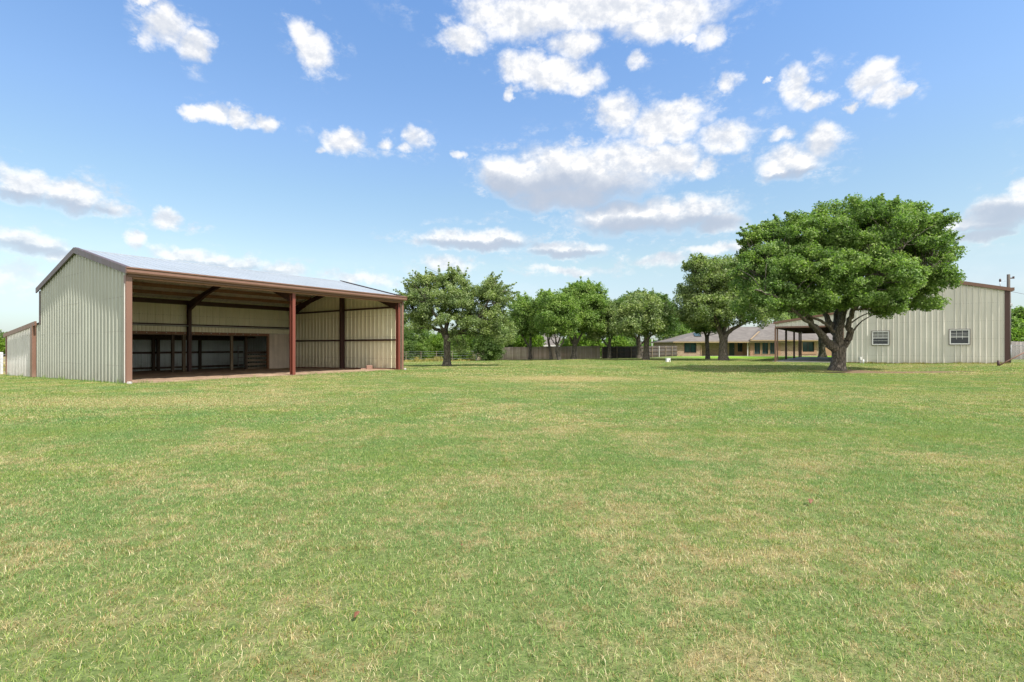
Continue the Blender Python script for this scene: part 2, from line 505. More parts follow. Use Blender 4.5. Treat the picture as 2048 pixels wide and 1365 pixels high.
# lawn tone shared by the ground sheet and the blades
def lawn_tone(t):
    p = t.pos()
    n1 = t.noise(p, 0.16, 4, 0.6)
    n2 = t.noise(t.vm('ADD', p, (31, 7, 0)), 0.95, 4, 0.62)
    n3 = t.noise(t.vm('ADD', p, (3, 57, 0)), 6.0, 4, 0.65)
    v = t.m('MULTIPLY_ADD', n1, 0.9, t.m('MULTIPLY_ADD', n2, 0.85, t.m('MULTIPLY', n3, 0.75)))   # ~1.05 mean
    s = t.rng(v, 1.17, 1.55)
    sep = t.n('ShaderNodeSeparateXYZ'); t.l(p, sep.inputs[0])
    wob = t.m('MULTIPLY', t.m('SUBTRACT', n2, 0.5), 1.6)
    def ell(cx, cy, rx, ry, a, b):
        q = t.vm('MULTIPLY', t.vm('SUBTRACT', p, (cx, cy, 0)), (1 / rx, 1 / ry, 0))
        return t.rng(t.m('ADD', t.vm('LENGTH', q), wob), a, b, 0, 1, True)
    for (cx, cy, rx, ry, k) in ((2.4, 21.9, 4.1, 2.4, .95), (-3.0, 26.0, 5.0, 1.2, .45), (-9.5, 12.8, 6.0, 1.6, .60), (27.0, 24.5, 7.0, 1.3, .45),
                                (14.0, 14.0, 5.0, 1.6, .35), (-2.0, 34.5, 4.0, .7, .8), (20.5, 33.5, 7.0, 2.2, .35)):
        s = t.m('MAXIMUM', s, t.m('MULTIPLY', ell(cx, cy, rx, ry, 1.25, .35), k))
    s = t.m('ADD', s, t.m('MULTIPLY', ell(1.0, 2.6, 6.5, 2.6, 1.3, .4), t.m('MULTIPLY', n3, 0.34)), clamp=True)
    # dry pasture behind the barn and its wire fence
    sv = t.m('ADD', t.m('MULTIPLY', t.m('SUBTRACT', sep.outputs[0], P0[0]), UX), t.m('MULTIPLY', t.m('SUBTRACT', sep.outputs[1], P0[1]), UY))
    s = t.m('MAXIMUM', s, t.m('MULTIPLY', t.rng(sv, 20.5, 22.0), t.rng(sep.outputs[0], -14, -18)))
    dirt = ell(20.7, 27.1, 4.6, 1.25, 1.15, .55)
    dirt = t.m('MAXIMUM', dirt, ell(19.2, 28.7, 1.8, 1.3, 1.2, .7))
    lush = t.m('MULTIPLY', t.rng(sep.outputs[1], 54, 62), t.rng(sep.outputs[0], 18, 26))
    s = t.m('MULTIPLY', s, t.m('SUBTRACT', 1.0, lush))
    return p, s, dirt, lush, n2

def build_lawn_mats():
    m, t, b, out = mat('lawn')
    p, s, dirt, lush, n2 = lawn_tone(t)
    fine = t.noise(p, 28, 4, 0.7)
    fine2 = t.noise(t.vm('ADD', p, (9, 9, 0)), 9, 4, 0.7)
    f = t.m('ADD', t.m('MULTIPLY', fine, 0.5), t.m('MULTIPLY', fine2, 0.5))
    gr = t.ramp(f, [(0.3, (0.045, 0.072, 0.020)), (0.5, (0.095, 0.145, 0.040)), (0.7, (0.165, 0.225, 0.072))])
    st = t.ramp(f, [(0.3, (0.14, 0.105, 0.050)), (0.5, (0.25, 0.20, 0.10)), (0.7, (0.38, 0.32, 0.17))])
    gr = t.mix(lush, gr, (0.17, 0.30, 0.022))
    c = t.mix(t.m('MULTIPLY', s, 0.9), gr, st)
    c = t.mix(dirt, c, t.ramp(f, [(0.3, (0.11, 0.070, 0.040)), (0.7, (0.25, 0.18, 0.11))]))
    t.l(c, b.inputs['Base Color'])
    b.inputs['Roughness'].default_value = 0.95
    b.inputs['Specular IOR Level'].default_value = 0.1
    bump(t, b, f, 0.8, 0.05)
    m, t, b, out = mat('grass_blade')
    p, s, dirt, lush, n2 = lawn_tone(t)
    at = t.n('ShaderNodeAttribute', attribute_name='rnd').outputs['Fac']
    at2 = t.n('ShaderNodeAttribute', attribute_name='rnd2').outputs['Fac']
    gr = t.ramp(at, [(0.0, (0.066, 0.146, 0.034)), (0.45, (0.155, 0.265, 0.066)), (0.8, (0.255, 0.370, 0.115)), (1.0, (0.37, 0.465, 0.20))])
    st = t.ramp(at, [(0.0, (0.27, 0.14, 0.055)), (0.25, (0.45, 0.335, 0.145)), (0.7, (0.60, 0.505, 0.27)), (1.0, (0.74, 0.66, 0.42))])
    tone = t.noise(t.vm('ADD', p, (77, 13, 0)), 0.55, 3, 0.6)
    gr = t.mix(t.rng(tone, 0.35, 0.65), t.mix(1.0, gr, (0.90, 0.98, 1.0), 'MULTIPLY'), t.mix(1.0, gr, (1.22, 1.05, 0.75), 'MULTIPLY'))
    gr = t.mix(lush, gr, (0.19, 0.34, 0.02))
    pr = t.rng(s, 0.0, 1.0, 0.10, 0.92)
    k = t.rng(t.m('SUBTRACT', pr, at2), -0.05, 0.05)
    c = t.mix(k, gr, st)
    rust = t.m('MULTIPLY', t.rng(t.noise(t.vm('ADD', p, (5, 91, 0)), 2.3, 4, 0.65), 0.55, 0.69), t.rng(t.m('FRACT', t.m('MULTIPLY', at2, 7.0)), 0.45, 0.5))
    c = t.mix(t.m('MULTIPLY', rust, 0.75), c, (0.27, 0.13, 0.045))
    t.l(c, b.inputs['Base Color'])
    b.inputs['Roughness'].default_value = 0.55
    b.inputs['Specular IOR Level'].default_value = 0.35
    tr = t.n('ShaderNodeBsdfTranslucent')
    t.l(t.mix(1.0, c, (1.1, 1.25, 0.6), 'MULTIPLY'), tr.inputs[0])
    mx = t.n('ShaderNodeMixShader'); mx.inputs[0].default_value = 0.35
    t.l(b.outputs[0], mx.inputs[1]); t.l(tr.outputs[0], mx.inputs[2]); t.l(mx.outputs[0], out.inputs[0])
build_lawn_mats()

def build_misc_mats():
    m, t, b, o = mat('dirt')
    p = t.obj()
    f = t.m('ADD', t.m('MULTIPLY', t.noise(p, 0.9, 5, 0.6), 0.6), t.m('MULTIPLY', t.noise(p, 14, 5, 0.7), 0.4))
    t.l(t.ramp(f, [(0.35, (0.17, 0.11, 0.070)), (0.5, (0.29, 0.195, 0.125)), (0.65, (0.45, 0.325, 0.215))]), b.inputs['Base Color'])
    b.inputs['Roughness'].default_value = 1.0
    bump(t, b, f, 1.0, 0.1)
    m, t, b, o = mat('slab')
    p = t.obj()
    f = t.noise(p, 2.2, 6, 0.65)
    t.l(t.ramp(f, [(0.3, (0.27, 0.25, 0.22)), (0.7, (0.42, 0.39, 0.35))]), b.inputs['Base Color'])
    b.inputs['Roughness'].default_value = 0.9
    m, t, b, o = mat('brick')
    p = t.obj()
    # brick courses from x and height
    sp = t.n('ShaderNodeSeparateXYZ'); t.l(p, sp.inputs[0])
    cb = t.n('ShaderNodeCombineXYZ')
    t.l(t.m('ADD', sp.outputs[0], sp.outputs[1]), cb.inputs[0]); t.l(sp.outputs[2], cb.inputs[1])
    br = t.n('ShaderNodeTexBrick')
    t.l(cb.outputs[0], br.inputs['Vector'])
    br.inputs['Scale'].default_value = 1.0
    br.inputs['Brick Width'].default_value = 0.30
    br.inputs['Row Height'].default_value = 0.11
    br.inputs['Mortar Size'].default_value = 0.014
    br.inputs['Bias'].default_value = -0.1
    br.inputs['Color1'].default_value = (0.28, 0.175, 0.105, 1)
    br.inputs['Color2'].default_value = (0.17, 0.085, 0.045, 1)
    br.inputs['Mortar'].default_value = (0.42, 0.36, 0.28, 1)
    n = t.noise(p, 2.4, 4, 0.7)
    n2 = t.noise(t.vm('MULTIPLY', p, (3.3, 3.3, 9)), 1.0, 2, 0.5)
    c = t.mix(t.m('MULTIPLY', t.rng(n2, 0.5, 0.72), 0.55), br.outputs[0], (0.36, 0.27, 0.19))
    c = t.mix(t.m('MULTIPLY', t.rng(n, 0.45, 0.7), 0.25), c, (0.14, 0.08, 0.05))
    t.l(c, b.inputs['Base Color'])
    b.inputs['Roughness'].default_value = 0.9
    m, t, b, o = mat('shingle')
    p = t.obj()
    sp = t.n('ShaderNodeSeparateXYZ'); t.l(p, sp.inputs[0])
    cb = t.n('ShaderNodeCombineXYZ')
    t.l(t.m('ADD', sp.outputs[0], sp.outputs[1]), cb.inputs[0]); t.l(t.m('MULTIPLY', sp.outputs[2], 2.0), cb.inputs[1])
    br = t.n('ShaderNodeTexBrick')
    t.l(cb.outputs[0], br.inputs['Vector'])
    br.inputs['Scale'].default_value = 1.0
    br.inputs['Brick Width'].default_value = 0.5
    br.inputs['Row Height'].default_value = 0.26
    br.inputs['Mortar Size'].default_value = 0.02
    br.inputs['Color1'].default_value = (0.150, 0.134, 0.118, 1)
    br.inputs['Color2'].default_value = (0.100, 0.089, 0.078, 1)
    br.inputs['Mortar'].default_value = (0.13, 0.11, 0.10, 1)
    c = t.mix(t.m('MULTIPLY', t.rng(t.noise(p, 0.8, 5, 0.7), 0.4, 0.7), 0.3), br.outputs[0], (0.20, 0.18, 0.165))
    t.l(c, b.inputs['Base Color'])
    b.inputs['Roughness'].default_value = 0.95
    bump(t, b, br.outputs['Fac'], 0.3, 0.02)
    m, t, b, o = mat('dark_glass')
    p = t.obj()
    t.l(t.mix(t.rng(t.noise(t.scale(p, (1, 1, 0.4)), 1.5, 3, 0.6), 0.35, 0.65), (0.012, 0.03, 0.032), (0.03, 0.06, 0.062)), b.inputs['Base Color'])
    b.inputs['Roughness'].default_value = 0.12
    m, t, b, o = mat('window_glass')
    b.inputs['Base Color'].default_value = (0.03, 0.035, 0.04, 1)
    b.inputs['Roughness'].default_value = 0.06
    p = t.obj()
    bump(t, b, t.noise(p, 1.5, 2, 0.5), 0.05, 0.02)
    m, t, b, o = mat('door_green')
    p = t.obj()
    t.l(t.mix(t.noise(p, 2, 3, .6), (0.015, 0.028, 0.028), (0.03, 0.045, 0.045)), b.inputs['Base Color'])
    b.inputs['Roughness'].default_value = 0.4
    m, t, b, o = mat('dead_leaf')
    p = t.obj()
    t.l(t.mix(t.rng(t.noise(p, 60, 3, .6), .35, .65), (0.11, 0.035, 0.016), (0.20, 0.085, 0.04)), b.inputs['Base Color'])
    b.inputs['Roughness'].default_value = 0.7
build_misc_mats()

# ------------------------------------------------------------------ ground sheet
def axis(edges):
    out = []
    for a, b, n in edges:
        out += list(np.linspace(a, b, n, endpoint=False))
    out.append(edges[-1][1])
    return np.array(out)

def build_ground():
    xs = axis([(-4000, -400, 12), (-400, -60, 20), (-60, 70, 160), (70, 400, 20), (400, 4000, 12)])
    ys = axis([(-400, -10, 8), (-10, 90, 140), (90, 400, 20), (400, 6000, 16)])
    X, Y = np.meshgrid(xs, ys)
    Z = ground(X, Y)
    nx, ny = len(xs), len(ys)
    v = np.stack([X, Y, Z], -1).reshape(-1, 3)
    i = np.arange(nx * ny).reshape(ny, nx)
    q = np.stack([i[:-1, :-1], i[:-1, 1:], i[1:, 1:], i[1:, :-1]], -1).reshape(-1, 4)
    mb = MB(); mb.v = [tuple(a) for a in v]; mb.f = [tuple(int(k) for k in a) for a in q]
    o = mb.build('ground', M['lawn'], smooth=True)
    prop(o, kind='structure', label='mown lawn of mixed green and straw coloured grass')
build_ground()

# ------------------------------------------------------------------ fast mesh from arrays
def mesh_np(name, verts, quads, matl, attrs=None, parent=None, link=True, tri=False):
    k = 3 if tri else 4
    me = bpy.data.meshes.new(name)
    nv, nf = len(verts), len(quads)
    me.vertices.add(nv)
    me.vertices.foreach_set('co', np.ascontiguousarray(verts, dtype=np.float32).ravel())
    me.loops.add(nf * k)
    me.loops.foreach_set('vertex_index', np.ascontiguousarray(quads, dtype=np.int32).ravel())
    me.polygons.add(nf)
    me.polygons.foreach_set('loop_start', np.arange(0, nf * k, k, dtype=np.int32))
    try:
        me.polygons.foreach_set('loop_total', np.full(nf, k, dtype=np.int32))
    except Exception:
        pass
    me.update(calc_edges=True)
    for an, av in (attrs or {}).items():
        a = me.attributes.new(an, 'FLOAT', 'FACE')
        a.data.foreach_set('value', np.ascontiguousarray(av, dtype=np.float32))
    me.materials.append(matl)
    o = bpy.data.objects.new(name, me)
    if link: COL.objects.link(o)
    if parent: o.parent = parent
    return o

# ------------------------------------------------------------------ grass
def blade_tile(name, size, n, hmin, hmax, wmin, wmax, seed):
    r = np.random.default_rng(seed)
    # tufted positions
    nt_ = max(8, n // 14)
    tc = r.uniform(-size / 2, size / 2, (nt_, 2))
    c = tc[r.integers(0, nt_, n)] + r.normal(0, 0.018, (n, 2)) * (1 + size)
    c2 = r.uniform(-size * .54, size * .54, (n, 2))
    mk = r.random(n) < 0.62
    c[mk] = c2[mk]
    h = r.uniform(hmin, hmax, n) * np.where(r.random(n) < 0.03, 1.4, 1)
    w = r.uniform(wmin, wmax, n)
    az = r.uniform(0, 2 * np.pi, n)
    lean = np.abs(r.normal(0.6, 0.45, n)) * h
    flat = r.random(n) < 0.42
    lean = np.where(flat, h * 1.1, lean)
    hz = np.where(flat, h * 0.35, h)
    d = np.stack([np.cos(az), np.sin(az), 0 * az], -1)
    fa = az + np.pi / 2 + r.normal(0, .6, n)
    b = np.stack([np.cos(fa), np.sin(fa), 0 * az], -1) * (w / 2)[:, None]
    p0 = np.stack([c[:, 0], c[:, 1], 0 * az - 0.005], -1)
    p1 = p0 + d * (lean * 0.35)[:, None] + np.array([0, 0, 1]) * (hz * 0.6)[:, None]
    p2 = p0 + d * lean[:, None] + np.array([0, 0, 1]) * (hz * r.uniform(.75, 1.0, n))[:, None]
    # quad (base) + quad (thin tip)
    V = np.stack([p0 - b, p0 + b, p1 + b * .8, p1 - b * .8, p2 + b * .15, p2 - b * .15], 1).reshape(-1, 3)
    k = np.arange(n)[:, None] * 6
    Q = np.concatenate([k + np.array([0, 1, 2, 3]), k + np.array([3, 2, 4, 5])], 1).reshape(-1, 4)
    rnd = r.random(n); rnd2 = r.random(n)
    rnd2 = np.where(flat, rnd2 * .75, rnd2)
    return mesh_np(name, V, Q, M['grass_blade'], {'rnd': np.repeat(rnd, 2), 'rnd2': np.repeat(rnd2, 2)}, link=False)

def inside_local(o, x, y, x0, x1, y0, y1):
    a = (x - o[0]) * VX + (y - o[1]) * VY
    b = (x - o[0]) * UX + (y - o[1]) * UY
    return (a > x0) & (a < x1) & (b > y0) & (b < y1)

def grass_layer(name, tiles, pts, rots, scales, idx, label):
    c = bpy.data.collections.new(name + '_tiles')
    for o in tiles:
        c.objects.link(o)
    me = bpy.data.meshes.new(name)
    me.from_pydata([tuple(p) for p in pts], [], [])
    for an, ty, av in (('rz', 'FLOAT', rots), ('sc', 'FLOAT', scales), ('ix', 'INT', idx)):
        a = me.attributes.new(an, ty, 'POINT')
        a.data.foreach_set('value', np.asarray(av, dtype=np.float32 if ty == 'FLOAT' else np.int32))
    o = bpy.data.objects.new(name, me)
    COL.objects.link(o)
    ng = bpy.data.node_groups.new(name, 'GeometryNodeTree')
    ng.interface.new_socket('Geometry', in_out='INPUT', socket_type='NodeSocketGeometry')
    ng.interface.new_socket('Geometry', in_out='OUTPUT', socket_type='NodeSocketGeometry')
    N = ng.nodes
    gi = N.new('NodeGroupInput'); go = N.new('NodeGroupOutput')
    iop = N.new('GeometryNodeInstanceOnPoints')
    ci = N.new('GeometryNodeCollectionInfo')
    ci.inputs[0].default_value = c
    ci.inputs[1].default_value = True
    ci.inputs[2].default_value = True
    iop.inputs['Pick Instance'].default_value = True
    def at(nm, ty):
        a = N.new('GeometryNodeInputNamedAttribute'); a.data_type = ty; a.inputs[0].default_value = nm
        return a.outputs[0]
    cx = N.new('ShaderNodeCombineXYZ')
    L = ng.links.new
    L(at('rz', 'FLOAT'), cx.inputs[2])
    L(gi.outputs[0], iop.inputs['Points'])
    L(ci.outputs[0], iop.inputs['Instance'])
    L(at('ix', 'INT'), iop.inputs['Instance Index'])
    L(cx.outputs[0], iop.inputs['Rotation'])
    L(at('sc', 'FLOAT'), iop.inputs['Scale'])
    L(iop.outputs[0], go.inputs[0])
    md = o.modifiers.new('scatter', 'NODES')
    md.node_group = ng
    prop(o, kind='stuff', label=label, cat='grass')
    return o

def tile_points(size, dmin, dmax, seed, keep=1.0):
    r = np.random.default_rng(seed)
    xs = np.arange(-dmax * 1.15 - 2, dmax * 1.15 + 2, size)
    ys = np.arange(dmin + size / 2, dmax, size)
    X, Y = np.meshgrid(xs, ys)
    X = X.ravel() + r.uniform(-.03, .03, X.size) * size
    Y = Y.ravel() + r.uniform(-.03, .03, Y.size) * size
    ok = (np.abs(X) < Y * 1.06 + 1.6) & (Y > dmin - size) & (Y < dmax + size)
    ok &= ~inside_local(P0, X, Y, .05, 13.7, .35, 19.0)
    ok &= ~inside_local(PS, X, Y, .0, 21.5, .0, 15.3)
    ok &= ~(((X - 20.9) / 3.9) ** 2 + ((Y - 27.1) / .9) ** 2 < 1)
    ok &= ~(((X - 19) / 1.1) ** 2 + ((Y - 28.7) / 1.0) ** 2 < 1)
    ok &= (r.random(X.size) < keep)
    X, Y = X[ok], Y[ok]
    return np.stack([X, Y, ground(X, Y)], -1), r

def build_grass():
    near = [blade_tile('grass_tuft', .5, 2700, .014, .036, .0018, .0036, 10 + i) for i in range(6)]
    p, r = tile_points(.5, .5, 9, 1)
    grass_layer('grass', near, p, r.integers(0, 4, len(p)) * math.pi / 2, r.uniform(.98, 1.06, len(p)), r.integers(0, 6, len(p)), 'short grass blades of the lawn in the foreground')
    mid = [blade_tile('grass_tuft', 1.0, 4400, .015, .036, .0036, .0075, 30 + i) for i in range(5)]
    p, r = tile_points(1.0, 9, 24, 2)
    grass_layer('grass', mid, p, r.integers(0, 4, len(p)) * math.pi / 2, r.uniform(.98, 1.06, len(p)), r.integers(0, 5, len(p)), 'short grass of the open lawn in the middle distance')
    far = [blade_tile('grass_tuft', 2.0, 4200, .022, .05, .010, .02, 50 + i) for i in range(4)]
    p, r = tile_points(2.0, 24, 58, 3)
    grass_layer('grass', far, p, r.integers(0, 4, len(p)) * math.pi / 2, r.uniform(.98, 1.06, len(p)), r.integers(0, 4, len(p)), 'short grass of the lawn between the trees')
build_grass()

# ------------------------------------------------------------------ barn (local frame: x along the open front, y back, z up)
BL, BW = 13.6, 11.6
EAVE = 4.30
SL = 0.231
RID = EAVE + SL * (BW / 2)
def roofz(y):
    return EAVE + SL * (BW / 2 - abs(y - BW / 2))

def ibeam_z(mb, x, y, z0, z1, w, d, t=.016, along='y'):
    if along == 'y':
        mb.box(x - w / 2, x + w / 2, y - d / 2, y - d / 2 + t, z0, z1)
        mb.box(x - w / 2, x + w / 2, y + d / 2 - t, y + d / 2, z0, z1)
        mb.box(x - t / 2, x + t / 2, y - d / 2 + t, y + d / 2 - t, z0, z1)
    else:
        mb.box(x - d / 2, x - d / 2 + t, y - w / 2, y + w / 2, z0, z1)
        mb.box(x + d / 2 - t, x + d / 2, y - w / 2, y + w / 2, z0, z1)
        mb.box(x - d / 2 + t, x + d / 2 - t, y - t / 2, y + t / 2, z0, z1)
    return mb

def build_barn():
    b = empty('open_barn', (P0[0], P0[1], 0), ROT, 'large open-fronted metal barn with brown trim and pale green ribbed end wall', 'barn')
    gz = lambda x, y: G(*toworld(P0, x, y))
    # left end wall (outer face towards -x)
    MB().panel(lambda u: (0, u, -.0175 * u - .02), lambda u: (0, u, roofz(u) - .05), (-1, 0, 0), BW, .395, .052, .15).build('end_wall', M['barn_siding'], b)
    # right end wall, seen from inside
    MB().panel(lambda u: (BL, u, -.0175 * u - .02), lambda u: (BL, u, roofz(u) - .05), (-1, 0, 0), BW, .38, .032).build('end_wall', M['inner_siding'], b, label='cream inner side of the far end wall')
    # back wall above the opening and the lower strip
    MB().panel(lambda u: (u, BW, 2.62), lambda u: (u, BW, EAVE), (0, 1, 0), BL, .40, .032).build('back_wall', M['inner_siding'], b)
    MB().panel(lambda u: (u, BW - .10, 2.28), lambda u: (u, BW - .10, 2.60), (0, 1, 0), BL - .1, .20, .02, .08, False).build('lower_wall_strip', M['inner_siding'], b)
    p = MB().box(11.85, BL - .05, BW - .12, BW - .09, -.19, 2.26)
    p.build('plywood_wall', M['ply'], b)
    MB().box(11.72, 11.84, BW - .2, BW - .02, -.2, 2.1).box(0.1, 11.84, BW - .2, BW - .04, 2.1, 2.275).build('door_frame', M['purlin_steel'], b)
    # roof sheets
    def rp(y, dz=0): return roofz(y) + dz
    y0 = -.10; y1 = BW + .12
    zr = RID + .0
    sl0 = lambda u: (u - .05, BW / 2, zr + .02)
    MB().panel(lambda u: (u - .05, y0, EAVE - SL * .10 + .02), sl0, (0, -SL * .97, .97), BL + .1, .36, .022, .07, False).build('roof_sheet', M['galvalume'], b)
    MB().panel(sl0, lambda u: (u - .05, y1, EAVE - SL * .12 + .02), (0, SL * .97, .97), BL + .1, .34, .030, .1, False).build('roof_sheet', M['galvalume'], b)
    # underside lining just beneath the sheet
    MB().panel(lambda u: (u, .12, roofz(.12) - .015), lambda u: (u, BW / 2 - .02, RID - .02), (0, 0, -1), BL, .34, .022, .08, False).build('roof_lining', M['roof_underside'], b)
    MB().panel(lambda u: (u, BW / 2 + .02, RID - .02), lambda u: (u, BW - .02, roofz(BW) - .015), (0, 0, -1), BL, .34, .022, .08, False).build('roof_lining', M['roof_underside'], b)
    # ridge cap
    MB().prism([(-.07, BW / 2 - .22, zr - .22 * SL + .052), (-.07, BW / 2, zr + .060), (-.07, BW / 2 + .22, zr - .22 * SL + .052), (-.07, BW / 2 + .22, zr - .22 * SL + .020), (-.07, BW / 2, zr + .022), (-.07, BW / 2 - .22, zr - .22 * SL + .020)], (BL + .14, 0, 0)).build('ridge_cap', M['galvalume'], b)
    # rake trims on both gables
    for x0, sgn in ((-.09, 1), (BL + .06, 1)):
        for a, c in ((y0 - .12, BW / 2), (BW / 2, y1 + .1)):
            za = EAVE + SL * (BW / 2 - abs(a - BW / 2)); zc = EAVE + SL * (BW / 2 - abs(c - BW / 2))
            MB().prism([(x0, a, za - .16), (x0, c, zc - .16), (x0, c, zc + .085), (x0, a, za + .085)], (-.05 if x0 < 0 else .05, 0, 0)).build('rake_trim', M['rake_trim'], b)
            # flat top return
            MB().prism([(x0, a, za + .087), (x0, c, zc + .087), (x0, c, zc + .10), (x0, a, za + .10)], (.12 if x0 < 0 else -.12, 0, 0)).build('rake_cap', M['rake_trim'], b)
    # gutters
    g = MB().prism([(-.12, -.27, 4.16), (-.12, -.24, 4.10), (-.12, -.11, 4.10), (-.12, -.11, 4.335), (-.12, -.125, 4.335), (-.12, -.125, 4.115), (-.12, -.235, 4.115), (-.12, -.26, 4.17), (-.12, -.26, 4.27), (-.12, -.29, 4.30), (-.12, -.29, 4.335), (-.12, -.305, 4.335), (-.12, -.305, 4.29), (-.12, -.27, 4.26)], (BL + .24, 0, 0))
    g.build('gutter', M['brown_trim'], b)
    MB().box(-.125, -.121, -.30, -.10, 4.10, 4.33).build('gutter_end', M['brown_trim'], b)
    MB().box(BL + .121, BL + .125, -.30, -.10, 4.10, 4.33).build('gutter_end', M['brown_trim'], b)
    MB().box(-.02, BL + .02, -.10, -.02, 4.02, 4.23).build('eave_fascia', M['brown_trim'], b)
    # corner trims
    MB().box(-.06, .13, -.045, -.012, .02, 4.10).box(-.075, -.045, -.045, .16, .02, 4.05).build('corner_trim', M['brown_trim'], b)
    MB().box(BL - .06, BL + .08, -.045, -.012, .02, 4.10).build('corner_trim', M['brown_trim'], b)
    MB().box(-.05, .03, BW - .10, BW + .04, 2.5, EAVE - .12).build('corner_trim', M['rake_trim'], b)
    # frames: front post, back post, rafters
    frames = (0.095, 6.72, BL - .18)
    for i, x in enumerate(frames):
        zb = -.0
        m1 = ibeam_z(MB(), x, .16, -.05, 4.0, .15 if i else .08, .24)
        m1.build('front_post', M['red_steel'] if i else M['dark_steel'], b)
        ibeam_z(MB(), x, BW - .32, -.30, 3.95, .18, .25).build('back_post', M['dark_steel'], b)
        for (ya, yb) in ((.04, BW / 2), (BW - .18, BW / 2)):
            sg = 1 if yb > ya else -1
            def zz(y, d): return roofz(y) - .22 - d
            hy = ya + sg * 2.4
            poly = [(x - .01, ya, zz(ya, 0)), (x - .01, yb, zz(yb, 0)), (x - .01, yb, zz(yb, .28)), (x - .01, hy, zz(hy, .26)), (x - .01, ya + sg * .3, zz(ya, .50))]
            poly.append((x - .01, ya, zz(ya, .50)))
            if sg < 0: poly = poly[::-1]
            r = MB().prism(poly, (.02, 0, 0))
            for (q0, q1) in (((x, yb, zz(yb, .285)), (x, hy, zz(hy, .265))), ((x, hy, zz(hy, .265)), (x, ya + sg * .28, zz(ya, .505)))):
                r.beam(q0, q1, .16, .015)
            r.build('rafter', M['dark_steel'], b)
    # purlins (C sections) and eave struts
    for k, y in enumerate((1.0, 2.3, 3.6, 4.9, 6.7, 7.95, 9.15, 10.35)):
        z = roofz(y) - .04
        MB().box(.02, BL - .02, y - .03, y + .03, z - .18, z).box(.02, BL - .02, y - .03, y + .05, z - .20, z - .181).build('purlin', M['purlin_steel'], b)
    MB().box(.02, BL - .02, BW - .17, BW - .07, 3.93, 4.20).build('eave_strut', M['dark_steel'], b)
    MB().box(.02, BL - .02, .02, .10, 3.95, 4.20).build('eave_strut', M['purlin_steel'], b)
    # mid column, girts and base rail on the right wall
    ibeam_z(MB(), BL - .30, 5.3, -.12, roofz(5.3) - .3, .20, .26, along='x').build('wall_column', M['dark_steel'], b)
    for z in (3.74, 1.78):
        MB().box(BL - .16, BL - .06, .3, BW - .45, z - .05, z + .05).build('girt', M['dark_steel'], b)
    MB().add([(BL - .14, .3, -.02), (BL - .06, .3, -.02), (BL - .06, BW - .4, -.21), (BL - .14, BW - .4, -.21), (BL - .14, .3, .09), (BL - .06, .3, .09), (BL - .06, BW - .4, -.09), (BL - .14, BW - .4, -.09)],
             [(3, 2, 1, 0), (4, 5, 6, 7), (0, 1, 5, 4), (1, 2, 6, 5), (2, 3, 7, 6), (3, 0, 4, 7)]).build('base_rail', M['red_steel'], b)
    # back wall girt, pipe, header
    MB().box(.05, BL - .1, BW - .20, BW - .04, 2.685, 2.755).build('girt', M['dark_steel'], b)
    MB().tube([(0.1, BW - .24, 2.64), (BL - .2, BW - .24, 2.64)], [.035, .035], 8).build('pipe', M['white_pipe'], b, True)
    # lean-to behind
    LW = 18.4
    lz = lambda y: 2.60 - (y - 11.7) * (2.60 - 2.06) / (LW - 11.7)
    MB().panel(lambda u: (-.02, 12.75 + u, -.0175 * (12.75 + u) - .02), lambda u: (-.02, 12.75 + u, lz(12.75 + u) - .1), (-1, 0, 0), LW - 12.75, .33, .036).build('lean_to_wall', M['leanto_siding'], b, label='whiter ribbed wall of the low lean-to')
    MB().panel(lambda u: (0, BW + u, -.0175 * (BW + u) - .02), lambda u: (0, BW + u, 2.50), (-1, 0, 0), .75, .33, .03).build('lean_to_infill', M['barn_siding'], b)
    MB().box(-.16, .10, 12.36, 12.74, -.26, lz(12.5) - .02).build('lean_to_post', M['brown_trim'], b)
    MB().box(-.07, -.03, LW - .02, LW + .14, -.36, lz(LW) - .05).build('lean_to_corner', M['brown_trim'], b)
    MB().prism([(-.06, 12.0, lz(12.0) - .12), (-.06, LW + .3, lz(LW + .3) - .12), (-.06, LW + .3, lz(LW + .3) + .10), (-.06, 12.0, lz(12.0) + .10)], (-.08, 0, 0)).build('lean_to_rake', M['brown_trim'], b)
    MB().panel(lambda u: (u, BW, lz(BW) + .03), lambda u: (u, LW + .25, lz(LW + .25) + .03), (0, 0, 1), BL, .34, .03, .1, False).build('lean_to_roof', M['galvalume'], b)
    MB().panel(lambda u: (u, BW + .03, lz(BW) - .01), lambda u: (u, LW, lz(LW) - .01), (0, 0, -1), BL, .34, .02, .08, False).build('lean_to_lining', M['roof_underside'], b)
    MB().panel(lambda u: (u, LW, -.38), lambda u: (u, LW, lz(LW)), (0, -1, 0), BL, .36, .03).build('rear_wall', M['rear_siding'], b)
    MB().panel(lambda u: (BL - .02, BW + u, -.45), lambda u: (BL - .02, BW + u, lz(BW + u)), (-1, 0, 0), LW - BW, .4, .03).build('lean_to_end', M['rear_siding'], b)
    for z, h in ((1.90, .10), (.95, .14), (-.12, .14)):
        MB().box(.05, BL - .05, LW - .12, LW - .05, z - h / 2, z + h / 2).build('wall_rail', M['dark_wood'], b)
    for y in (13.2, 14.8, 16.4, 17.8):
        MB().box(.1, BL - .1, y - .03, y + .03, lz(y) - .19, lz(y) - .04).build('lean_to_purlin', M['dark_wood'], b)
    def post(px, y, w, m_, nm='wood_post'):
        k = (px - 1024) / F
        # x along the barn such that the post stands on that column of the photo
        ax, ay = toworld(P0, 0, y)
        t = (k * ay - ax) / (VX - k * VY)
        t = max(t, .2)
        MB().box(t - w / 2, t + w / 2, y - w / 2, y + w / 2, -.40, min(lz(max(y, BW)) - .05, 2.3)).build(nm, M[m_], b, bevel=.01)
        return t
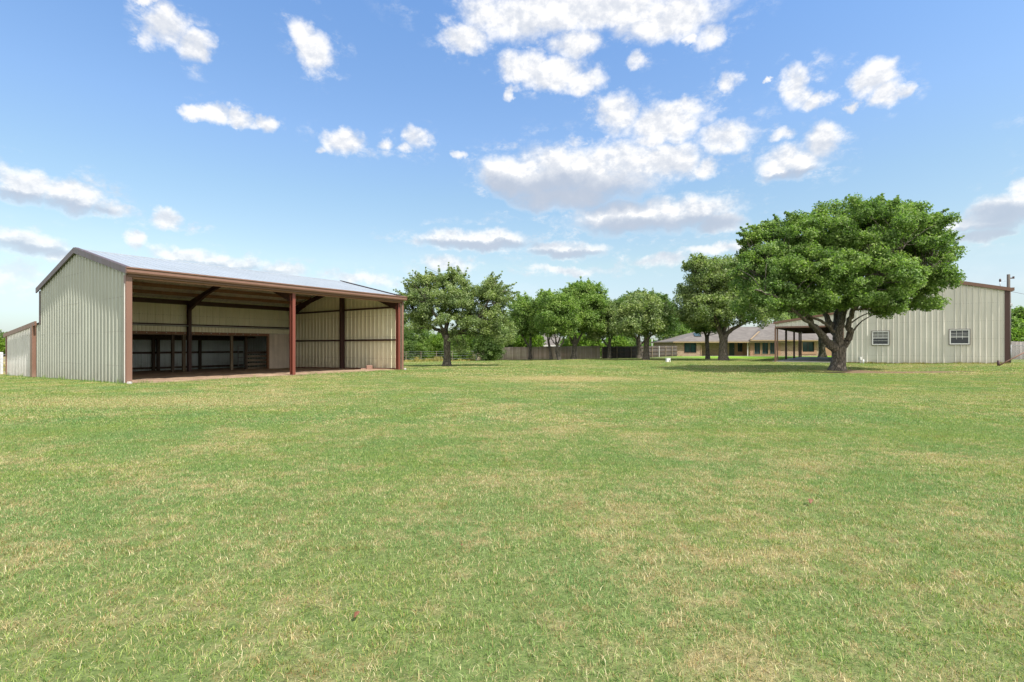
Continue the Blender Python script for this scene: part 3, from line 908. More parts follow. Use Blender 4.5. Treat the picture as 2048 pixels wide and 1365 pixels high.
    for px, y, w, m_ in ((306.8, 18.15, .17, 'dark_wood'), (316.5, 18.0, .17, 'dark_wood'), (400, 18.15, .17, 'dark_wood'), (345.5, 11.9, .15, 'dark_wood'), (367.5, 11.85, .17, 'old_post'), (377, 11.85, .14, 'old_post'), (463, 11.9, .16, 'old_post')):
        post(px, y, w, m_)
    # pen of boards and a small gate in the dark corner
    for z in (.0, .28, .56, .84, 1.1):
        MB().box(10.8, 12.4, 12.55, 12.59, z - .22, z - .06).build('pen_board', M['old_post' if z < .9 else 'dark_wood'], b)
    MB().box(10.75, 10.9, 12.5, 12.64, -.3, 2.3).build('pen_post', M['dark_wood'], b)
    gte = MB()
    for x in (11.0, 11.62): gte.box(x - .02, x + .02, 13.98, 14.02, -.05, 1.45)
    for z in (0, .3, .6, .9, 1.2, 1.42): gte.box(11.02, 11.6, 13.985, 14.015, z - .02, z + .02)
    gte.build('pen_gate', M['galvanized'], b)
    # added white strip imitating the rib's sun highlight at the front left corner
    MB().box(-.10, -.076, .02, .05, .03, 3.75).build('rib_highlight', M['post_white'], b)
    # bright screw caps along the beam
    for z, y, n, mm in ((2.19, BW - .215, 22, 'post_white'),):
        for i in range(n):
            MB().box(.5 + i * .5, .56 + i * .5, y - .012, y + .012, z - .0, z + .03).build('clip', M[mm], b)
    # dirt floor
    r = random.Random(4)
    n = 60
    pts = []
    for i in range(n + 1):
        x = .1 + (BL + .1 - .1) * i / n
        pts.append((x, -.12 - .12 * math.sin(i * .7) - .14 * r.random() - (.25 if i < 12 else 0) * math.sin(math.pi * i / 12)))
    mb = MB()
    ny = 14
    for (x, yf) in pts:
        for j in range(ny + 1):
            y = yf + (18.3 - yf) * j / ny
            wx, wy = toworld(P0, x, y)
            mb.v.append((x, y, G(wx, wy) + .012 + (.02 + .03 * r.random() if 0 < j < ny else 0)))
    for i in range(n):
        for j in range(ny):
            a = i * (ny + 1) + j
            mb.f.append((a, a + ny + 1, a + ny + 2, a + 1))
    o = mb.build('dirt_floor', M['dirt'], None, True)
    o.location = (P0[0], P0[1], 0); o.rotation_euler = (0, 0, ROT)
    prop(o, kind='structure')
build_barn()

def in_barn(px, py, name, build, label, cat, z=None):
    X, Y, Z = gp(px, py)
    o = build()
    o.location = (X, Y, Z)
    return prop(o, label, cat)

def solid_lump(name, sx, sy, sz, m_, seed, rough=.25):
    """an irregular chunk"""
    import bmesh
    bm = bmesh.new()
    bmesh.ops.create_icosphere(bm, subdivisions=3, radius=1)
    r = np.random.default_rng(seed)
    ph = r.uniform(0, 6, (6, 3)); fr = r.uniform(1, 4, (6, 3))
    for v in bm.verts:
        d = sum(math.sin(fr[k] @ np.array(v.co) + ph[k][0]) for k in range(6)) / 6
        v.co = Vector(v.co) * (1 + rough * d)
        v.co = Vector((max(-.75, min(.75, v.co.x)) * sx, max(-.75, min(.75, v.co.y)) * sy, max(-.6, min(.7, v.co.z)) * sz + .5 * sz))
    me = bpy.data.meshes.new(name); bm.to_mesh(me); bm.free()
    me.materials.append(M[m_])
    o = bpy.data.objects.new(name, me); COL.objects.link(o)
    return o

def small_things():
    o = solid_lump('concrete_block', .09, .08, .075, 'concrete_white', 1, .08)
    x, y = toworld(P0, -.02, -.25); o.location = (x, y, G(x, y)); prop(o, 'small white concrete splash block at the near front corner of the barn', 'concrete block')
    o = solid_lump('concrete_block', .09, .08, .09, 'concrete_white', 2, .08)
    x, y = toworld(P0, BL + .05, -.2); o.location = (x, y, G(x, y)); prop(o, 'small white concrete lump below the far right corner post of the barn', 'concrete block')
    # timber offcut by the far wall
    t = MB().box(-.18, .18, -.13, .13, 0, .26).box(-.5, -.1, -.05, .05, 0, .09).build('timber_offcut', M['rust_pipe'], None, bevel=.02)
    x, y = toworld(P0, BL - .55, 2.3); t.location = (x, y, G(x, y) + .02); t.rotation_euler = (0, 0, .4)
    prop(t, 'rust-orange block lying against the inner far wall of the barn', 'timber block')
    # white box on the lawn
    X, Y, Z = gp(1336, 724.5)
    e = empty('utility_box', (X, Y, Z), .12, 'small white box standing alone on the far lawn', 'box')
    MB().box(-.17, .17, -.15, .15, 0, .30).build('body', M['white_paint'], e, bevel=.015)
    MB().box(-.185, .185, -.165, .165, .302, .345).build('lid', M['white_paint'], e, bevel=.01)
    MB().box(.03, .10, -.158, -.151, .05, .16).build('opening', M['dark_steel'], e)
    # dead leaves
    for px, py, s, lab in ((715, 1240, .022, 'curled red-brown dead leaf in the grass at the bottom, left of centre'), (924, 1098, .011, 'tiny red dead leaf in the grass near the bottom centre'), (1618, 1010, .035, 'flat brown dead leaf in the grass right of centre')):
        X, Y, Z = gp(px, py)
        mb = MB()
        n = 9
        for i in range(n):
            for j in (-1, 0, 1):
                u = i / (n - 1)
                w = math.sin(math.pi * min(.97, u + .04)) * .5 * (1 + .25 * math.sin(i * 2.4))
                mb.v.append(((u - .5) * 2 * s, j * w * s, .035 + s * (.5 * abs(j) * w + .35 * math.sin(u * 3))))
        for i in range(n - 1):
            for j in range(2):
                a = i * 3 + j
                mb.f.append((a, a + 3, a + 4, a + 1))
        o = mb.build('dead_leaf', M['dead_leaf'], None, True)
        sl = o.modifiers.new('thick', 'SOLIDIFY'); sl.thickness = .0012
        o.location = (X, Y, Z); o.rotation_euler = (.2, -.3, 1.1)
        prop(o, lab, 'leaf')
small_things()

# ------------------------------------------------------------------ shop with carport (local frame: x deep, y along the front to the left)
SW, SD = 10.04, 21.0
def build_shop():
    b = empty('metal_shop', (PS[0], PS[1], 0), ROT, 'tall cream metal shop building with brown trim, two windows and open side carport', 'building')
    E = 5.50; sl = .256
    rz = lambda y: E + sl * (SW / 2 - abs(y - SW / 2))
    # front wall with two window openings: panels split around them
    wins = [(2.10, 3.20, 1.56, 2.64), (6.90, 7.97, 1.53, 2.60)]
    def piece(y0, y1, z0f, z1f):
        sp = .34
        c0 = .17 + math.ceil((y0 - .17 + .06) / sp) * sp
        MB_ = wall
        MB_.panel(lambda u: (0, y0 + u, z0f(y0 + u)), lambda u: (0, y0 + u, z1f(y0 + u)), (-1, 0, 0), y1 - y0, sp, .052, .12, True, start=c0 - y0)
    wall = MB()
    cuts = [0, 2.10, 3.20, 6.90, 7.97, SW]
    low = lambda y: .03
    top = lambda y: rz(y)
    for i in range(5):
        y0, y1 = cuts[i], cuts[i + 1]
        w = [q for q in wins if abs(q[0] - y0) < 1e-6]
        if w:
            z0, z1 = w[0][2], w[0][3]
            piece(y0, y1, low, lambda y, z0=z0: z0)
            piece(y0, y1, lambda y, z1=z1: z1, top)
        elif y0 < 5.02 < y1:
            piece(y0, 5.02, low, top); piece(5.02, y1, low, top)
        else:
            piece(y0, y1, low, top)
    wall.build('front_wall', M['shop_siding'], b)
    MB().panel(lambda u: (u, 0, .03), lambda u: (u, 0, E), (0, -1, 0), SD, .34, .04, .1).build('side_wall', M['shop_siding'], b)
    MB().panel(lambda u: (u, SW, .03), lambda u: (u, SW, E), (0, 1, 0), SD, .34, .04, .1).build('side_wall', M['shop_siding'], b)
    MB().panel(lambda u: (SD, u, .03), lambda u: (SD, u, rz(u)), (1, 0, 0), SW, .34, .04, .1).build('rear_wall', M['shop_siding'], b)
    # roof
    MB().panel(lambda u: (u - .12, -.12, E - .03 + .05), lambda u: (u - .12, SW / 2, rz(SW / 2) + .06), (0, -.2, .97), SD + .24, .34, .03, .1, False).build('roof_sheet', M['galvalume'], b)
    MB().panel(lambda u: (u - .12, SW + .12, E - .03 + .05), lambda u: (u - .12, SW / 2, rz(SW / 2) + .06), (0, .2, .97), SD + .24, .34, .03, .1, False).build('roof_sheet', M['galvalume'], b)
    for a, c in ((-.18, SW / 2), (SW / 2, SW + .1)):
        za, zc = rz(a), rz(c)
        MB().prism([(-.17, a, za - .12), (-.17, c, zc - .12), (-.17, c, zc + .13), (-.17, a, za + .13)], (.12, 0, 0)).build('rake_trim', M['brown_trim'], b)
    MB().box(-.16, SD, -.30, -.13, E - .12, E + .10).build('gutter', M['brown_trim'], b)
    MB().box(-.065, -.043, -.05, .20, .04, E - .05).box(-.065, .15, -.075, -.05, .04, E - .1).build('corner_trim', M['dark_steel'], b)
    MB().box(-.065, -.043, SW - .14, SW + .06, .04, E - .05).build('corner_trim', M['brown_trim'], b)
    MB().box(-.03, .02, .1, SW, -.06, .09).build('base_trim', M['dark_steel'], b)
    # windows
    for k, (y0, y1, z0, z1) in enumerate(wins):
        f = MB()
        fw = .055
        f.box(-.075, .02, y0 - .02, y0 + fw, z0 - .02, z1 + .02).box(-.075, .02, y1 - fw, y1 + .02, z0 - .02, z1 + .02)
        f.box(-.075, .02, y0 + fw, y1 - fw, z0 - .02, z0 + fw).box(-.075, .02, y0 + fw, y1 - fw, z1 - fw, z1 + .02)
        zm = (z0 + z1) / 2
        f.box(-.06, .015, y0 + fw, y1 - fw, zm - .025, zm + .025)
        w = f.build('window', M['white_paint'], b)
        tr = MB()
        tr.box(-.085, -.04, y0 - .055, y0 - .022, z0 - .055, z1 + .055).box(-.085, -.04, y1 + .022, y1 + .055, z0 - .055, z1 + .055)
        tr.box(-.085, -.04, y0 - .022, y1 + .022, z1 + .022, z1 + .055).box(-.085, -.04, y0 - .022, y1 + .022, z0 - .055, z0 - .022)
        tr.build('casing', M['rake_trim'], w)
        MB().box(-.02, -.012, y0 + fw, y1 - fw, z0 + fw, z1 - fw).build('pane', M['window_glass'], w)
        mu = MB()
        rows = (zm + .14, zm + .28) if k == 0 else (zm + .25, zm - .22)
        for q in (1 / 3, 2 / 3):
            yy = y0 + fw + (y1 - y0 - 2 * fw) * q
            mu.box(-.035, -.021, yy - .010, yy + .010, zm + .026, z1 - fw)
            if k == 0: mu.box(-.036, -.021, yy - .008, yy + .008, zm - .18, zm - .026)
        for zz in rows: mu.box(-.037, -.022, y0 + fw, y1 - fw, zz - .010, zz + .010)
        mu.build('muntin', M['white_paint'], w)
        if k == 1:
            bl = MB()
            for i in range(6): bl.box(-.030, -.021, y0 + fw, y1 - fw, zm + .06 + i * .07, zm + .085 + i * .07)
            bl.build('blind', M['leanto_siding'], w)
    # carport lean-to on the left
    CW = 15.0
    cz = lambda y: 4.24 - (y - SW) * (4.24 - 3.49) / (CW - SW)
    MB().panel(lambda u: (0, SW + .08 + u, 3.16), lambda u: (0, SW + .08 + u, cz(SW + .08 + u) - .06), (-1, 0, 0), CW - SW - .08, .34, .035).build('carport_gable', M['shop_siding'], b)
    MB().prism([(-.10, SW, cz(SW) - .08), (-.10, CW + .15, cz(CW + .15) - .10), (-.10, CW + .15, cz(CW + .15) + .10), (-.10, SW, cz(SW) + .10)], (.10 - .03, 0, 0)).build('carport_rake', M['brown_trim'], b)
    MB().panel(lambda u: (u - .1, SW, cz(SW) + .06), lambda u: (u - .1, CW + .1, cz(CW + .1) + .06), (0, 0, 1), SD + .1, .34, .03, .1, False).build('carport_roof', M['galvalume'], b)
    MB().box(-.05, .05, SW + .08, CW + .02, 3.02, 3.155).build('carport_header', M['brown_trim'], b)
    MB().box(.05, SD, CW - .08, CW + .04, 2.98, 3.40).build('carport_side_beam', M['dark_steel'], b)
    MB().box(SD - .1, SD, SW, CW - .1, 2.95, 3.40).build('carport_end_beam', M['dark_steel'], b)
    for y in (11.2, 12.4, 13.6):
        MB().box(.1, SD - .12, y - .03, y + .03, cz(y) - .25, cz(y) - .05).build('carport_purlin', M['purlin_steel'], b)
    for x in (7.0, 14.0):
        MB().box(x - .05, x + .05, SW + .05, CW - .1, 3.0, 3.3).build('carport_beam', M['dark_steel'], b)
    for i, (x, y, w) in enumerate(((.02, CW, .12), (1.25, CW, .11), (7.2, CW, .17), (13.9, CW, .17), (19.0, CW, .15), (20.9, CW, .15))):
        wx, wy = toworld(PS, x, y)
        MB().box(x - w / 2, x + w / 2, y - w / 2, y + w / 2, G(wx, wy) - .1, 3.0).build('carport_post', M['brown_trim'] if i < 2 else M['dark_steel'], b)
    # concrete slab
    o = MB().box(.0, SD, SW + .1, CW + .25, -.1, .07).build('concrete_slab', M['slab'], None)
    o.location = (PS[0], PS[1], 0); o.rotation_euler = (0, 0, ROT)
    prop(o, kind='structure')
build_shop()

def right_side_things():
    # pipe riser by the shop wall
    x, y = toworld(PS, -.45, 8.55)
    e = empty('pipe_riser', (x, y, G(x, y)), 0, 'short white pipe standing in the grass before the shop wall, right of the tree trunk', 'pipe')
    MB().tube([(0, 0, -.05), (0, 0, .33)], [.045, .045], 12).build('pipe', M['white_paint'], e, True)
    MB().box(-.20, -.02, .1, .3, .28, .52).build('meter_box', M['post_white'], e, bevel=.01)
    MB().tube([(-.11, .2, -.05), (-.11, .2, .29)], [.03, .03], 10).build('stem', M['post_white'], e, True)
    # utility pole
    Y = 37.6
    X = (2017.0 - 1024) / F * Y
    z0 = G(X, Y)
    e = empty('utility_pole', (X, Y, z0), 0, 'dark wooden utility pole rising beside the right corner of the shop', 'pole')
    MB().tube([(0, 0, -.3), (0, 0, 3), (.0, 0, 6.6)], [.13, .115, .095], 14).build('pole', M['pole_wood'], e, True)
    MB().box(.08, .42, -.03, .03, 6.28, 6.36).box(.33, .40, -.05, .05, 6.34, 6.45).build('bracket', M['dark_steel'], e)
    MB().tube([(-.12, -.05, .3), (-.12, -.05, 4.3)], [.02, .02], 8).tube([(.13, -.02, 1.0), (.13, -.02, 5.6)], [.03, .03], 8).build('conduit', M['conduit_grey'], e, True)
    MB().box(.02, .20, -.12, .04, 4.25, 4.45).build('fitting', M['galvanized'], e, bevel=.02)
    MB().tube([(-.55, 0, 5.28), (-.1, 0, 5.30)], [.02, .02], 8).build('strut', M['galvanized'], e, True)
    MB().tube([(.1 + 2.0 * i, .3 * i, 5.35 - .35 * i + .035 * i * i) for i in range(9)], [.012] * 9, 5).build('service_wire', M['dark_steel'], e, True)
    # service mast on the roof
    x, y = toworld(PS, .5, .35)
    e2 = empty('roof_mast', (x, y, 5.6), 0, 'small metal mast with rounded cap on the right edge of the shop roof', 'mast')
    MB().tube([(0, 0, -.02), (0, 0, .55)], [.022, .022], 8).build('mast', M['galvanized'], e2, True)
    MB().tube([(0, 0, .5), (0, 0, .56), (0, 0, .68), (0, 0, .74)], [.03, .065, .06, .02], 12).build('cap', M['dark_steel'], e2, True)
    MB().tube([(.02, 0, .56), (.5, 0, .57)], [.012, .012], 6).build('arm', M['galvanized'], e2, True)
    # overhead wire
    # brown stub post and diagonal pipe
    X, Y, Z = gp(1997, 732.5)
    e = empty('pipe_barrier', (X, Y, Z), 0, 'brown pipe barrier slanting up to the right from a short stub post', 'barrier')
    MB().tube([(0, 0, -.1), (0, 0, .36)], [.075, .075], 12).build('stub_post', M['dark_steel'], e, True)
    a = Vector((.08, -.02, .07))
    bb = W(2052, 703.5, Y - .1) - Vector((X, Y, Z))
    c = W(2200, 650, Y - .3) - Vector((X, Y, Z))
    MB().tube([a, bb, a + (bb - a) * 3.0], [.04, .04, .04], 10).build('pipe', M['rust_pipe'], e, True)
    MB().tube([a + (bb - a) * 3.0, Vector(((a + (bb - a) * 3.0).x, (a + (bb - a) * 3.0).y, -.1))], [.06, .06], 10).build('end_post', M['rust_pipe'], e, True)
    # chain link fence
    Y = 38.5
    X0 = (2017.5 - 1024) / F * Y + .15
    z0 = G(X0, Y)
    e = empty('chain_link_fence', (X0, Y, z0), 0, 'silver chain link fence running right from the shop corner', 'fence')
    H = 1.32
    for i in range(4):
        MB().tube([(i * 2.4, 0, -.1), (i * 2.4, 0, H + .06)], [.035, .035], 10).build('post', M['galvanized'], e, True)
    MB().tube([(0, 0, H), (7.2, 0, H)], [.028, .028], 10).build('top_rail', M['galvanized'], e, True)
    mw = MB()
    sp = .09
    n = int(7.2 / sp)
    for i in range(-int(H / sp), n):
        for sg in (1, -1):
            xa, za = i * sp, 0.04 if sg > 0 else H - .03
            L = H - .07
            xb, zb = xa + L, H - .03 if sg > 0 else .04
            if xa < 0:
                q = -xa; xa = 0; za += sg * q
            if xb > 7.2:
                q = xb - 7.2; xb = 7.2; zb -= sg * q
            if xb - xa > .05:
                mw.tube([(xa, .004 * sg, za), (xb, .004 * sg, zb)], [.0035, .0035], 3, False)
    mw.build('mesh', M['galvanized'], e)
right_side_things()

# ------------------------------------------------------------------ fences
def board_fence(name, pts, H, m_, label, bw=.14, seed=1, rails=False, railside=-1, gap=.006):
    """pts: world xy polyline; boards follow the ground"""
    r = np.random.default_rng(seed)
    e = empty(name, (pts[0][0], pts[0][1], G(*pts[0])), 0, label, 'fence')
    o = Vector((pts[0][0], pts[0][1], G(*pts[0])))
    V = []; Q = []; A = []
    rl = MB(); posts = []
    for (x0, y0), (x1, y1) in zip(pts[:-1], pts[1:]):
        L = math.hypot(x1 - x0, y1 - y0)
        dx, dy = (x1 - x0) / L, (y1 - y0) / L
        nx, ny = dy, -dx
        n = int(L / bw)
        for i in range(n):
            a = i * bw + gap; c = (i + 1) * bw - gap
            xa, ya = x0 + dx * a, y0 + dy * a
            xc, yc = x0 + dx * c, y0 + dy * c
            zg = G((xa + xc) / 2, (ya + yc) / 2)
            h = H + r.normal(0, .018)
            off = r.normal(0, .004)
            k = len(V)
            for (px_, py_) in ((xa, ya), (xc, yc)):
                for t_ in (-.01, .01):
                    for z in (zg - .03, zg + h):
                        V.append((px_ + nx * (t_ + off) - o.x, py_ + ny * (t_ + off) - o.y, z - o.z))
            Q += [(k, k + 1, k + 3, k + 2), (k + 4, k + 6, k + 7, k + 5), (k, k + 4, k + 5, k + 1), (k + 2, k + 3, k + 7, k + 6), (k + 1, k + 5, k + 7, k + 3)]
            A += [r.random()] * 5
        for zf in (.16, .5, .86):
            m0 = Vector((x0, y0, G(x0, y0) + H * zf)) - o + Vector((nx, ny, 0)) * .045 * railside
            m1 = Vector((x1, y1, G(x1, y1) + H * zf)) - o + Vector((nx, ny, 0)) * .045 * railside
            rl.beam(m0, m1, .04, .09)
        k = int(L / 2.4) + 1
        for i in range(k):
            posts.append((Vector((x0 + dx * L * i / k, y0 + dy * L * i / k, G(x0, y0) + (G(x1, y1) - G(x0, y0)) * i / k)) - o + Vector((nx, ny, 0)) * .12 * railside))
    mesh_np('boards', np.array(V), np.array(Q), M[m_], {'rnd': A}, parent=e)
    rl.build('rails', M['dark_wood'], e)
    return e, posts

def build_fences():
    e, ps = board_fence('privacy_fence', [(-5.2, 60.6), (2.5, 60.3), (10.6, 60.0)], 1.52, 'fence_grey', 'weathered grey-tan board fence behind the row of trees', seed=2, railside=-1)
    for q in ps:
        MB().box(q.x - .05, q.x + .05, q.y - .05, q.y + .05, q.z - .1, q.z + 1.4).build('post', M['old_post'], e)
    pts = [(10.62, 60.0), (16.6, 63.6), (23.3, 71.3)]
    e, ps = board_fence('privacy_fence', pts, 1.42, 'fence_dark', 'dark brown board fence with rails showing, running up to the brick house', seed=3, railside=1)
    for i, q in enumerate(ps):
        MB().box(q.x - .045, q.x + .045, q.y - .045, q.y + .045, q.z - .1, q.z + 1.45).build('post', M['post_white'] if i == 5 else M['old_post'], e)
    # slate coloured fence behind the chain link fence at the right edge
    e, ps = board_fence('privacy_fence', [(46.0, 47.5), (62.0, 49.0)], 1.72, 'fence_slate', 'slate grey board fence behind the chain link fence at the right edge', seed=5)
    for q in ps:
        MB().box(q.x - .05, q.x + .05, q.y - .05, q.y + .05, q.z - .1, q.z + 1.6).build('post', M['dark_wood'], e)
    # wire fence with a white gate post in front of the shrubs
    X, Y = (953 - 1024) / F * 56, 56.0
    e = empty('wire_fence', (X, Y, G(X, Y)), 0, 'thin wire fence with a thick white end post below the shrubs', 'fence')
    MB().tube([(0, 0, -.1), (0, 0, 1.22)], [.09, .08], 12).build('end_post', M['post_white'], e, True)
    MB().tube([(-.05, 0, 1.05), (-.55, 0, 1.05)], [.035, .035], 8).build('brace', M['post_white'], e, True)
    for px in (904.5, 873.0, 842.0, 812.0):
        dx = (px - 953) / F * 56
        z = G(X + dx, Y) - G(X, Y)
        MB().tube([(dx, 0, z - .1), (dx, 0, z + 1.15)], [.028, .025], 6).build('stake', M['old_post'], e)
    w = MB()
    for h in (.3, .6, .85, 1.08):
        w.tube([(0, 0, h), (-8.2, 0, h - .08)], [.008, .008], 4)
    w.build('wire', M['galvanized'], e)
    # left edge wire fence
    Y = 32.6
    X = (0.8 - 1024) / F * Y
    z0 = G(X, Y)
    e = empty('wire_fence', (X, Y, z0), 0, 'wire fence with a square white post at the left edge, meeting the lean-to', 'fence')
    MB().box(-.09, .09, -.09, .09, -.1, 1.42).build('post', M['white_paint'], e, bevel=.01)
    tx, ty = toworld(P0, -.02, 18.3)
    w = MB()
    for h in (.25, .5, .75, 1.0, 1.3):
        w.tube([(0, 0, h), (tx - X, ty - Y, h)], [.010, .010], 4)
        w.tube([(0, 0, h), (-16, 6, h)], [.010, .010], 4)
    w.build('wire', M['galvanized'], e)
    for k in range(1, 5):
        MB().tube([(-4 * k, 1.5 * k, -.1), (-4 * k, 1.5 * k, 1.4)], [.05, .05], 8).build('post', M['old_post'], e)
build_fences()

# ------------------------------------------------------------------ brick house
def build_house():
    Y = 72.0
    k = Y / F
    x = lambda px: (px - 1345) * k       # local x
    zz = lambda py: EYE + (HY - py) * k
    X0 = (1345 - 1024) * k
    h = empty('brick_house', (X0, Y, 0), 0, 'long low brick house with brown hipped shingle roof behind the trees', 'house')
    D = 11.0
    # walls (brick) with openings left by joining boxes
    def wallrow(mb, a, b_, y, z0, z1, ops):
        """ops: list of (x0, x1, z0, z1) openings, sorted"""
        cur = a
        for (p, q, r0, r1) in ops:
            mb.box(cur, p, y, y + .2, z0, z1)
            if r0 > z0: mb.box(p, q, y, y + .2, z0, r0)
            if r1 < z1: mb.box(p, q, y, y + .2, r1, z1)
            cur = q
        mb.box(cur, b_, y, y + .2, z0, z1)
    EZ = 2.22
    w = MB()
    z0 = -.15
    wa = (x(1369), x(1392), zz(705), zz(686))
    wallrow(w, x(1351), x(1402), .0, z0, EZ - .15, [wa])
    w.box(x(1351), x(1351) + .2, .2, D, z0, EZ - .15)
    ry = 1.6   # recessed porch wall
    w.box(x(1402) - .2, x(1402), .2, ry + .2, z0, EZ)
    door = (x(1468), x(1479), zz(712), zz(684.8))
    wallrow(w, x(1402), x(1480), ry, z0, EZ, [door])
    wb = (x(1605), x(1628), zz(704), zz(684.5))
    w.build('brick_wall', M['brick'], h)
    w = MB()
    wallrow(w, x(1561), x(1640), .0, z0, EZ, [wb])
    w.box(x(1640) - .2, x(1640), .2, D, z0, EZ)
    w.build('brick_wall', M['brick'], h)
    # tan siding parts
    s = MB()
    wc = (x(1485), x(1495), zz(704), zz(684.5))
    wallrow(s, x(1480), x(1500), ry - .02, z0, EZ, [wc])
    s.box(x(1500) - .2, x(1500), .2, ry - .03, z0, EZ)
    trio = [(x(a), x(c), zz(708.5), zz(685)) for a, c in ((1508.5, 1520), (1524, 1536), (1539.5, 1551))]
    wallrow(s, x(1500), x(1561), -.03, z0, EZ, trio)
    s.build('tan_siding', M['tan_trim'], h)
    # windows
    def win(r, y, frame='tan_trim', fw=.10, proud=.05):
        p, q, a, c = r
        f = MB()
        f.box(p - fw, p, y - proud, y + .12, a - fw, c + fw).box(q, q + fw, y - proud, y + .12, a - fw, c + fw)
        f.box(p, q, y - proud, y + .12, a - fw, a).box(p, q, y - proud, y + .12, c, c + fw)
        o = f.build('window', M[frame], h)
        MB().box(p, q, y + .08, y + .10, a, c).build('pane', M['dark_glass'], o)
        MB().box((p + q) / 2 - .02, (p + q) / 2 + .02, y + .05, y + .078, a, c).build('mullion', M['dark_steel'], o)
        return o
    win(wa, 0, 'dark_steel', .05)
    win(wb, 0, 'tan_trim', .36)
    win(wc, ry - .02, 'tan_trim', .06)
    for r in trio: win(r, -.03, 'tan_fascia', .07)
    p, q, a, c = door
    o = MB().box(p, q, ry + .08, ry + .13, a, c).build('door', M['door_green'], h)
    MB().box(q - .12, q - .07, ry + .05, ry + .079, 1.0, 1.06).build('handle', M['galvanized'], o)
    # porch beam, posts
    MB().box(x(1402), x(1497), -.12, .10, zz(684), zz(681) ).build('porch_beam', M['tan_fascia'], h)
    MB().box(x(1402) - .02, x(1402) + .07, -.08, .0 - .01, z0, EZ).build('porch_post', M['tan_fascia'], h)
    MB().box(x(1495) - .05, x(1495) + .05, -.10, .0, z0, zz(684)).build('porch_post', M['post_white'], h)
    MB().box(x(1360), x(1640), -1.2, -.2, -.1, .02).build('patio', M['slab'], h)
    # roofs
    def hip(xa, xb, ya, yb, ze, zr, hx0, hx1, m_='shingle', ov=.5, th=.16, name='roof'):
        xa -= ov; xb += ov; ya -= ov; yb += ov
        ym = (ya + yb) / 2
        v = [(xa, ya, ze), (xb, ya, ze), (xb, yb, ze), (xa, yb, ze), (hx0, ym, zr), (hx1, ym, zr),
             (xa, ya, ze - th), (xb, ya, ze - th), (xb, yb, ze - th), (xa, yb, ze - th)]
        ro = MB().add(v, [(0, 1, 5, 4), (2, 3, 4, 5), (3, 0, 4), (1, 2, 5), (9, 8, 7, 6)]).build(name, M[m_], h)
        fb = MB()
        fb.box(xa - .03, xb + .03, ya - .03, ya - .001, ze - th - .02, ze - .01).box(xa - .03, xb + .03, yb + .001, yb + .03, ze - th - .02, ze - .01)
        fb.box(xa - .03, xa - .001, ya, yb, ze - th - .02, ze - .01).box(xb + .001, xb + .03, ya, yb, ze - th - .02, ze - .01)
        fb.build('fascia', M['tan_fascia'], ro)
        return ro
    k2 = (Y + D / 2) / F
    xr = lambda px: (px - 1024) * k2 - X0
    zr_ = lambda py: EYE + (HY - py) * k2
    hip(x(1351), x(1560), 0, D, 2.08, zr_(654), xr(1435), xr(1550))
    hip(x(1497) + .5, x(1640), -.12, D, 2.30, zr_(646), xr(1537), xr(1600))
    # pale board along the near hip of the higher roof
    a = Vector((x(1497), -.62, 2.31)); bb = Vector((xr(1537), (D - .12) / 2, zr_(646)))
    MB().beam(a + Vector((0, -.02, .05)), a + (bb - a) * .45 + Vector((0, -.02, .05)), .22, .06).build('hip_board', M['tan_fascia'], h)
    # chimney, roof vent panel
    ch = MB().box(x(1421), x(1429.5), 3.2, 4.0, 2.6, zz(657)).build('chimney', M['brick'], h)
    MB().box(x(1421) - .06, x(1429.5) + .06, 3.14, 4.06, zz(657), zz(657) + .1).build('cap', M['tan_fascia'], ch)
    nrm = Vector((0, -1, 1.0)).normalized()
    za = lambda y: 2.08 + (y + .5) * (zr_(654) - 2.08) / (D / 2 + .5)
    MB().prism([(x(1396), 1.3, za(1.3) + .05), (x(1410), 1.3, za(1.3) + .05), (x(1411), 2.6, za(2.6) + .05), (x(1399), 2.6, za(2.6) + .05)], (0, -.02, .07)).build('skylight', M['dark_glass'], h)
    # low wing to the right of the main block (seen between the oak limbs)
    w2 = MB().box(x(1640), x(1720), 2.0, 2.2, z0, 2.2)
    w2.build('wing_wall', M['tan_trim'], h)
    v = [(x(1640), 1.5, 2.3), (x(1724), 1.5, 2.3), (x(1724), 10, 2.3), (x(1640), 10, 2.3), (x(1640), 5.7, 3.9), (x(1700), 5.7, 3.9)]
    MB().add(v, [(0, 1, 5, 4), (2, 3, 4, 5), (3, 0, 4), (1, 2, 5), (3, 2, 1, 0)]).build('wing_roof', M['shingle'], h)
build_house()

def build_neighbour():
    Y = 84.0
    X = (1098 - 1024) / F * Y
    h = empty('neighbour_house', (X, Y, -.4), 0, 'neighbouring house whose grey-brown roof shows above the board fence', 'house')
    W2 = 3.6
    MB().box(-W2, W2, 0, 8, 0, 1.95).build('wall', M['brick'], h)
    o = MB().add([(-W2 - .4, -.4, 1.92), (W2 + .4, -.4, 1.92), (W2 + .4, 8.4, 1.92), (-W2 - .4, 8.4, 1.92), (-1.0, 4, 4.15), (1.0, 4, 4.15)], [(0, 1, 5, 4), (2, 3, 4, 5), (3, 0, 4), (1, 2, 5), (3, 2, 1, 0)]).build('roof', M['shingle'], h)
    MB().box(-W2 - .43, W2 + .43, -.45, -.401, 1.78, 1.95).build('fascia', M['post_white'], o)
build_neighbour()

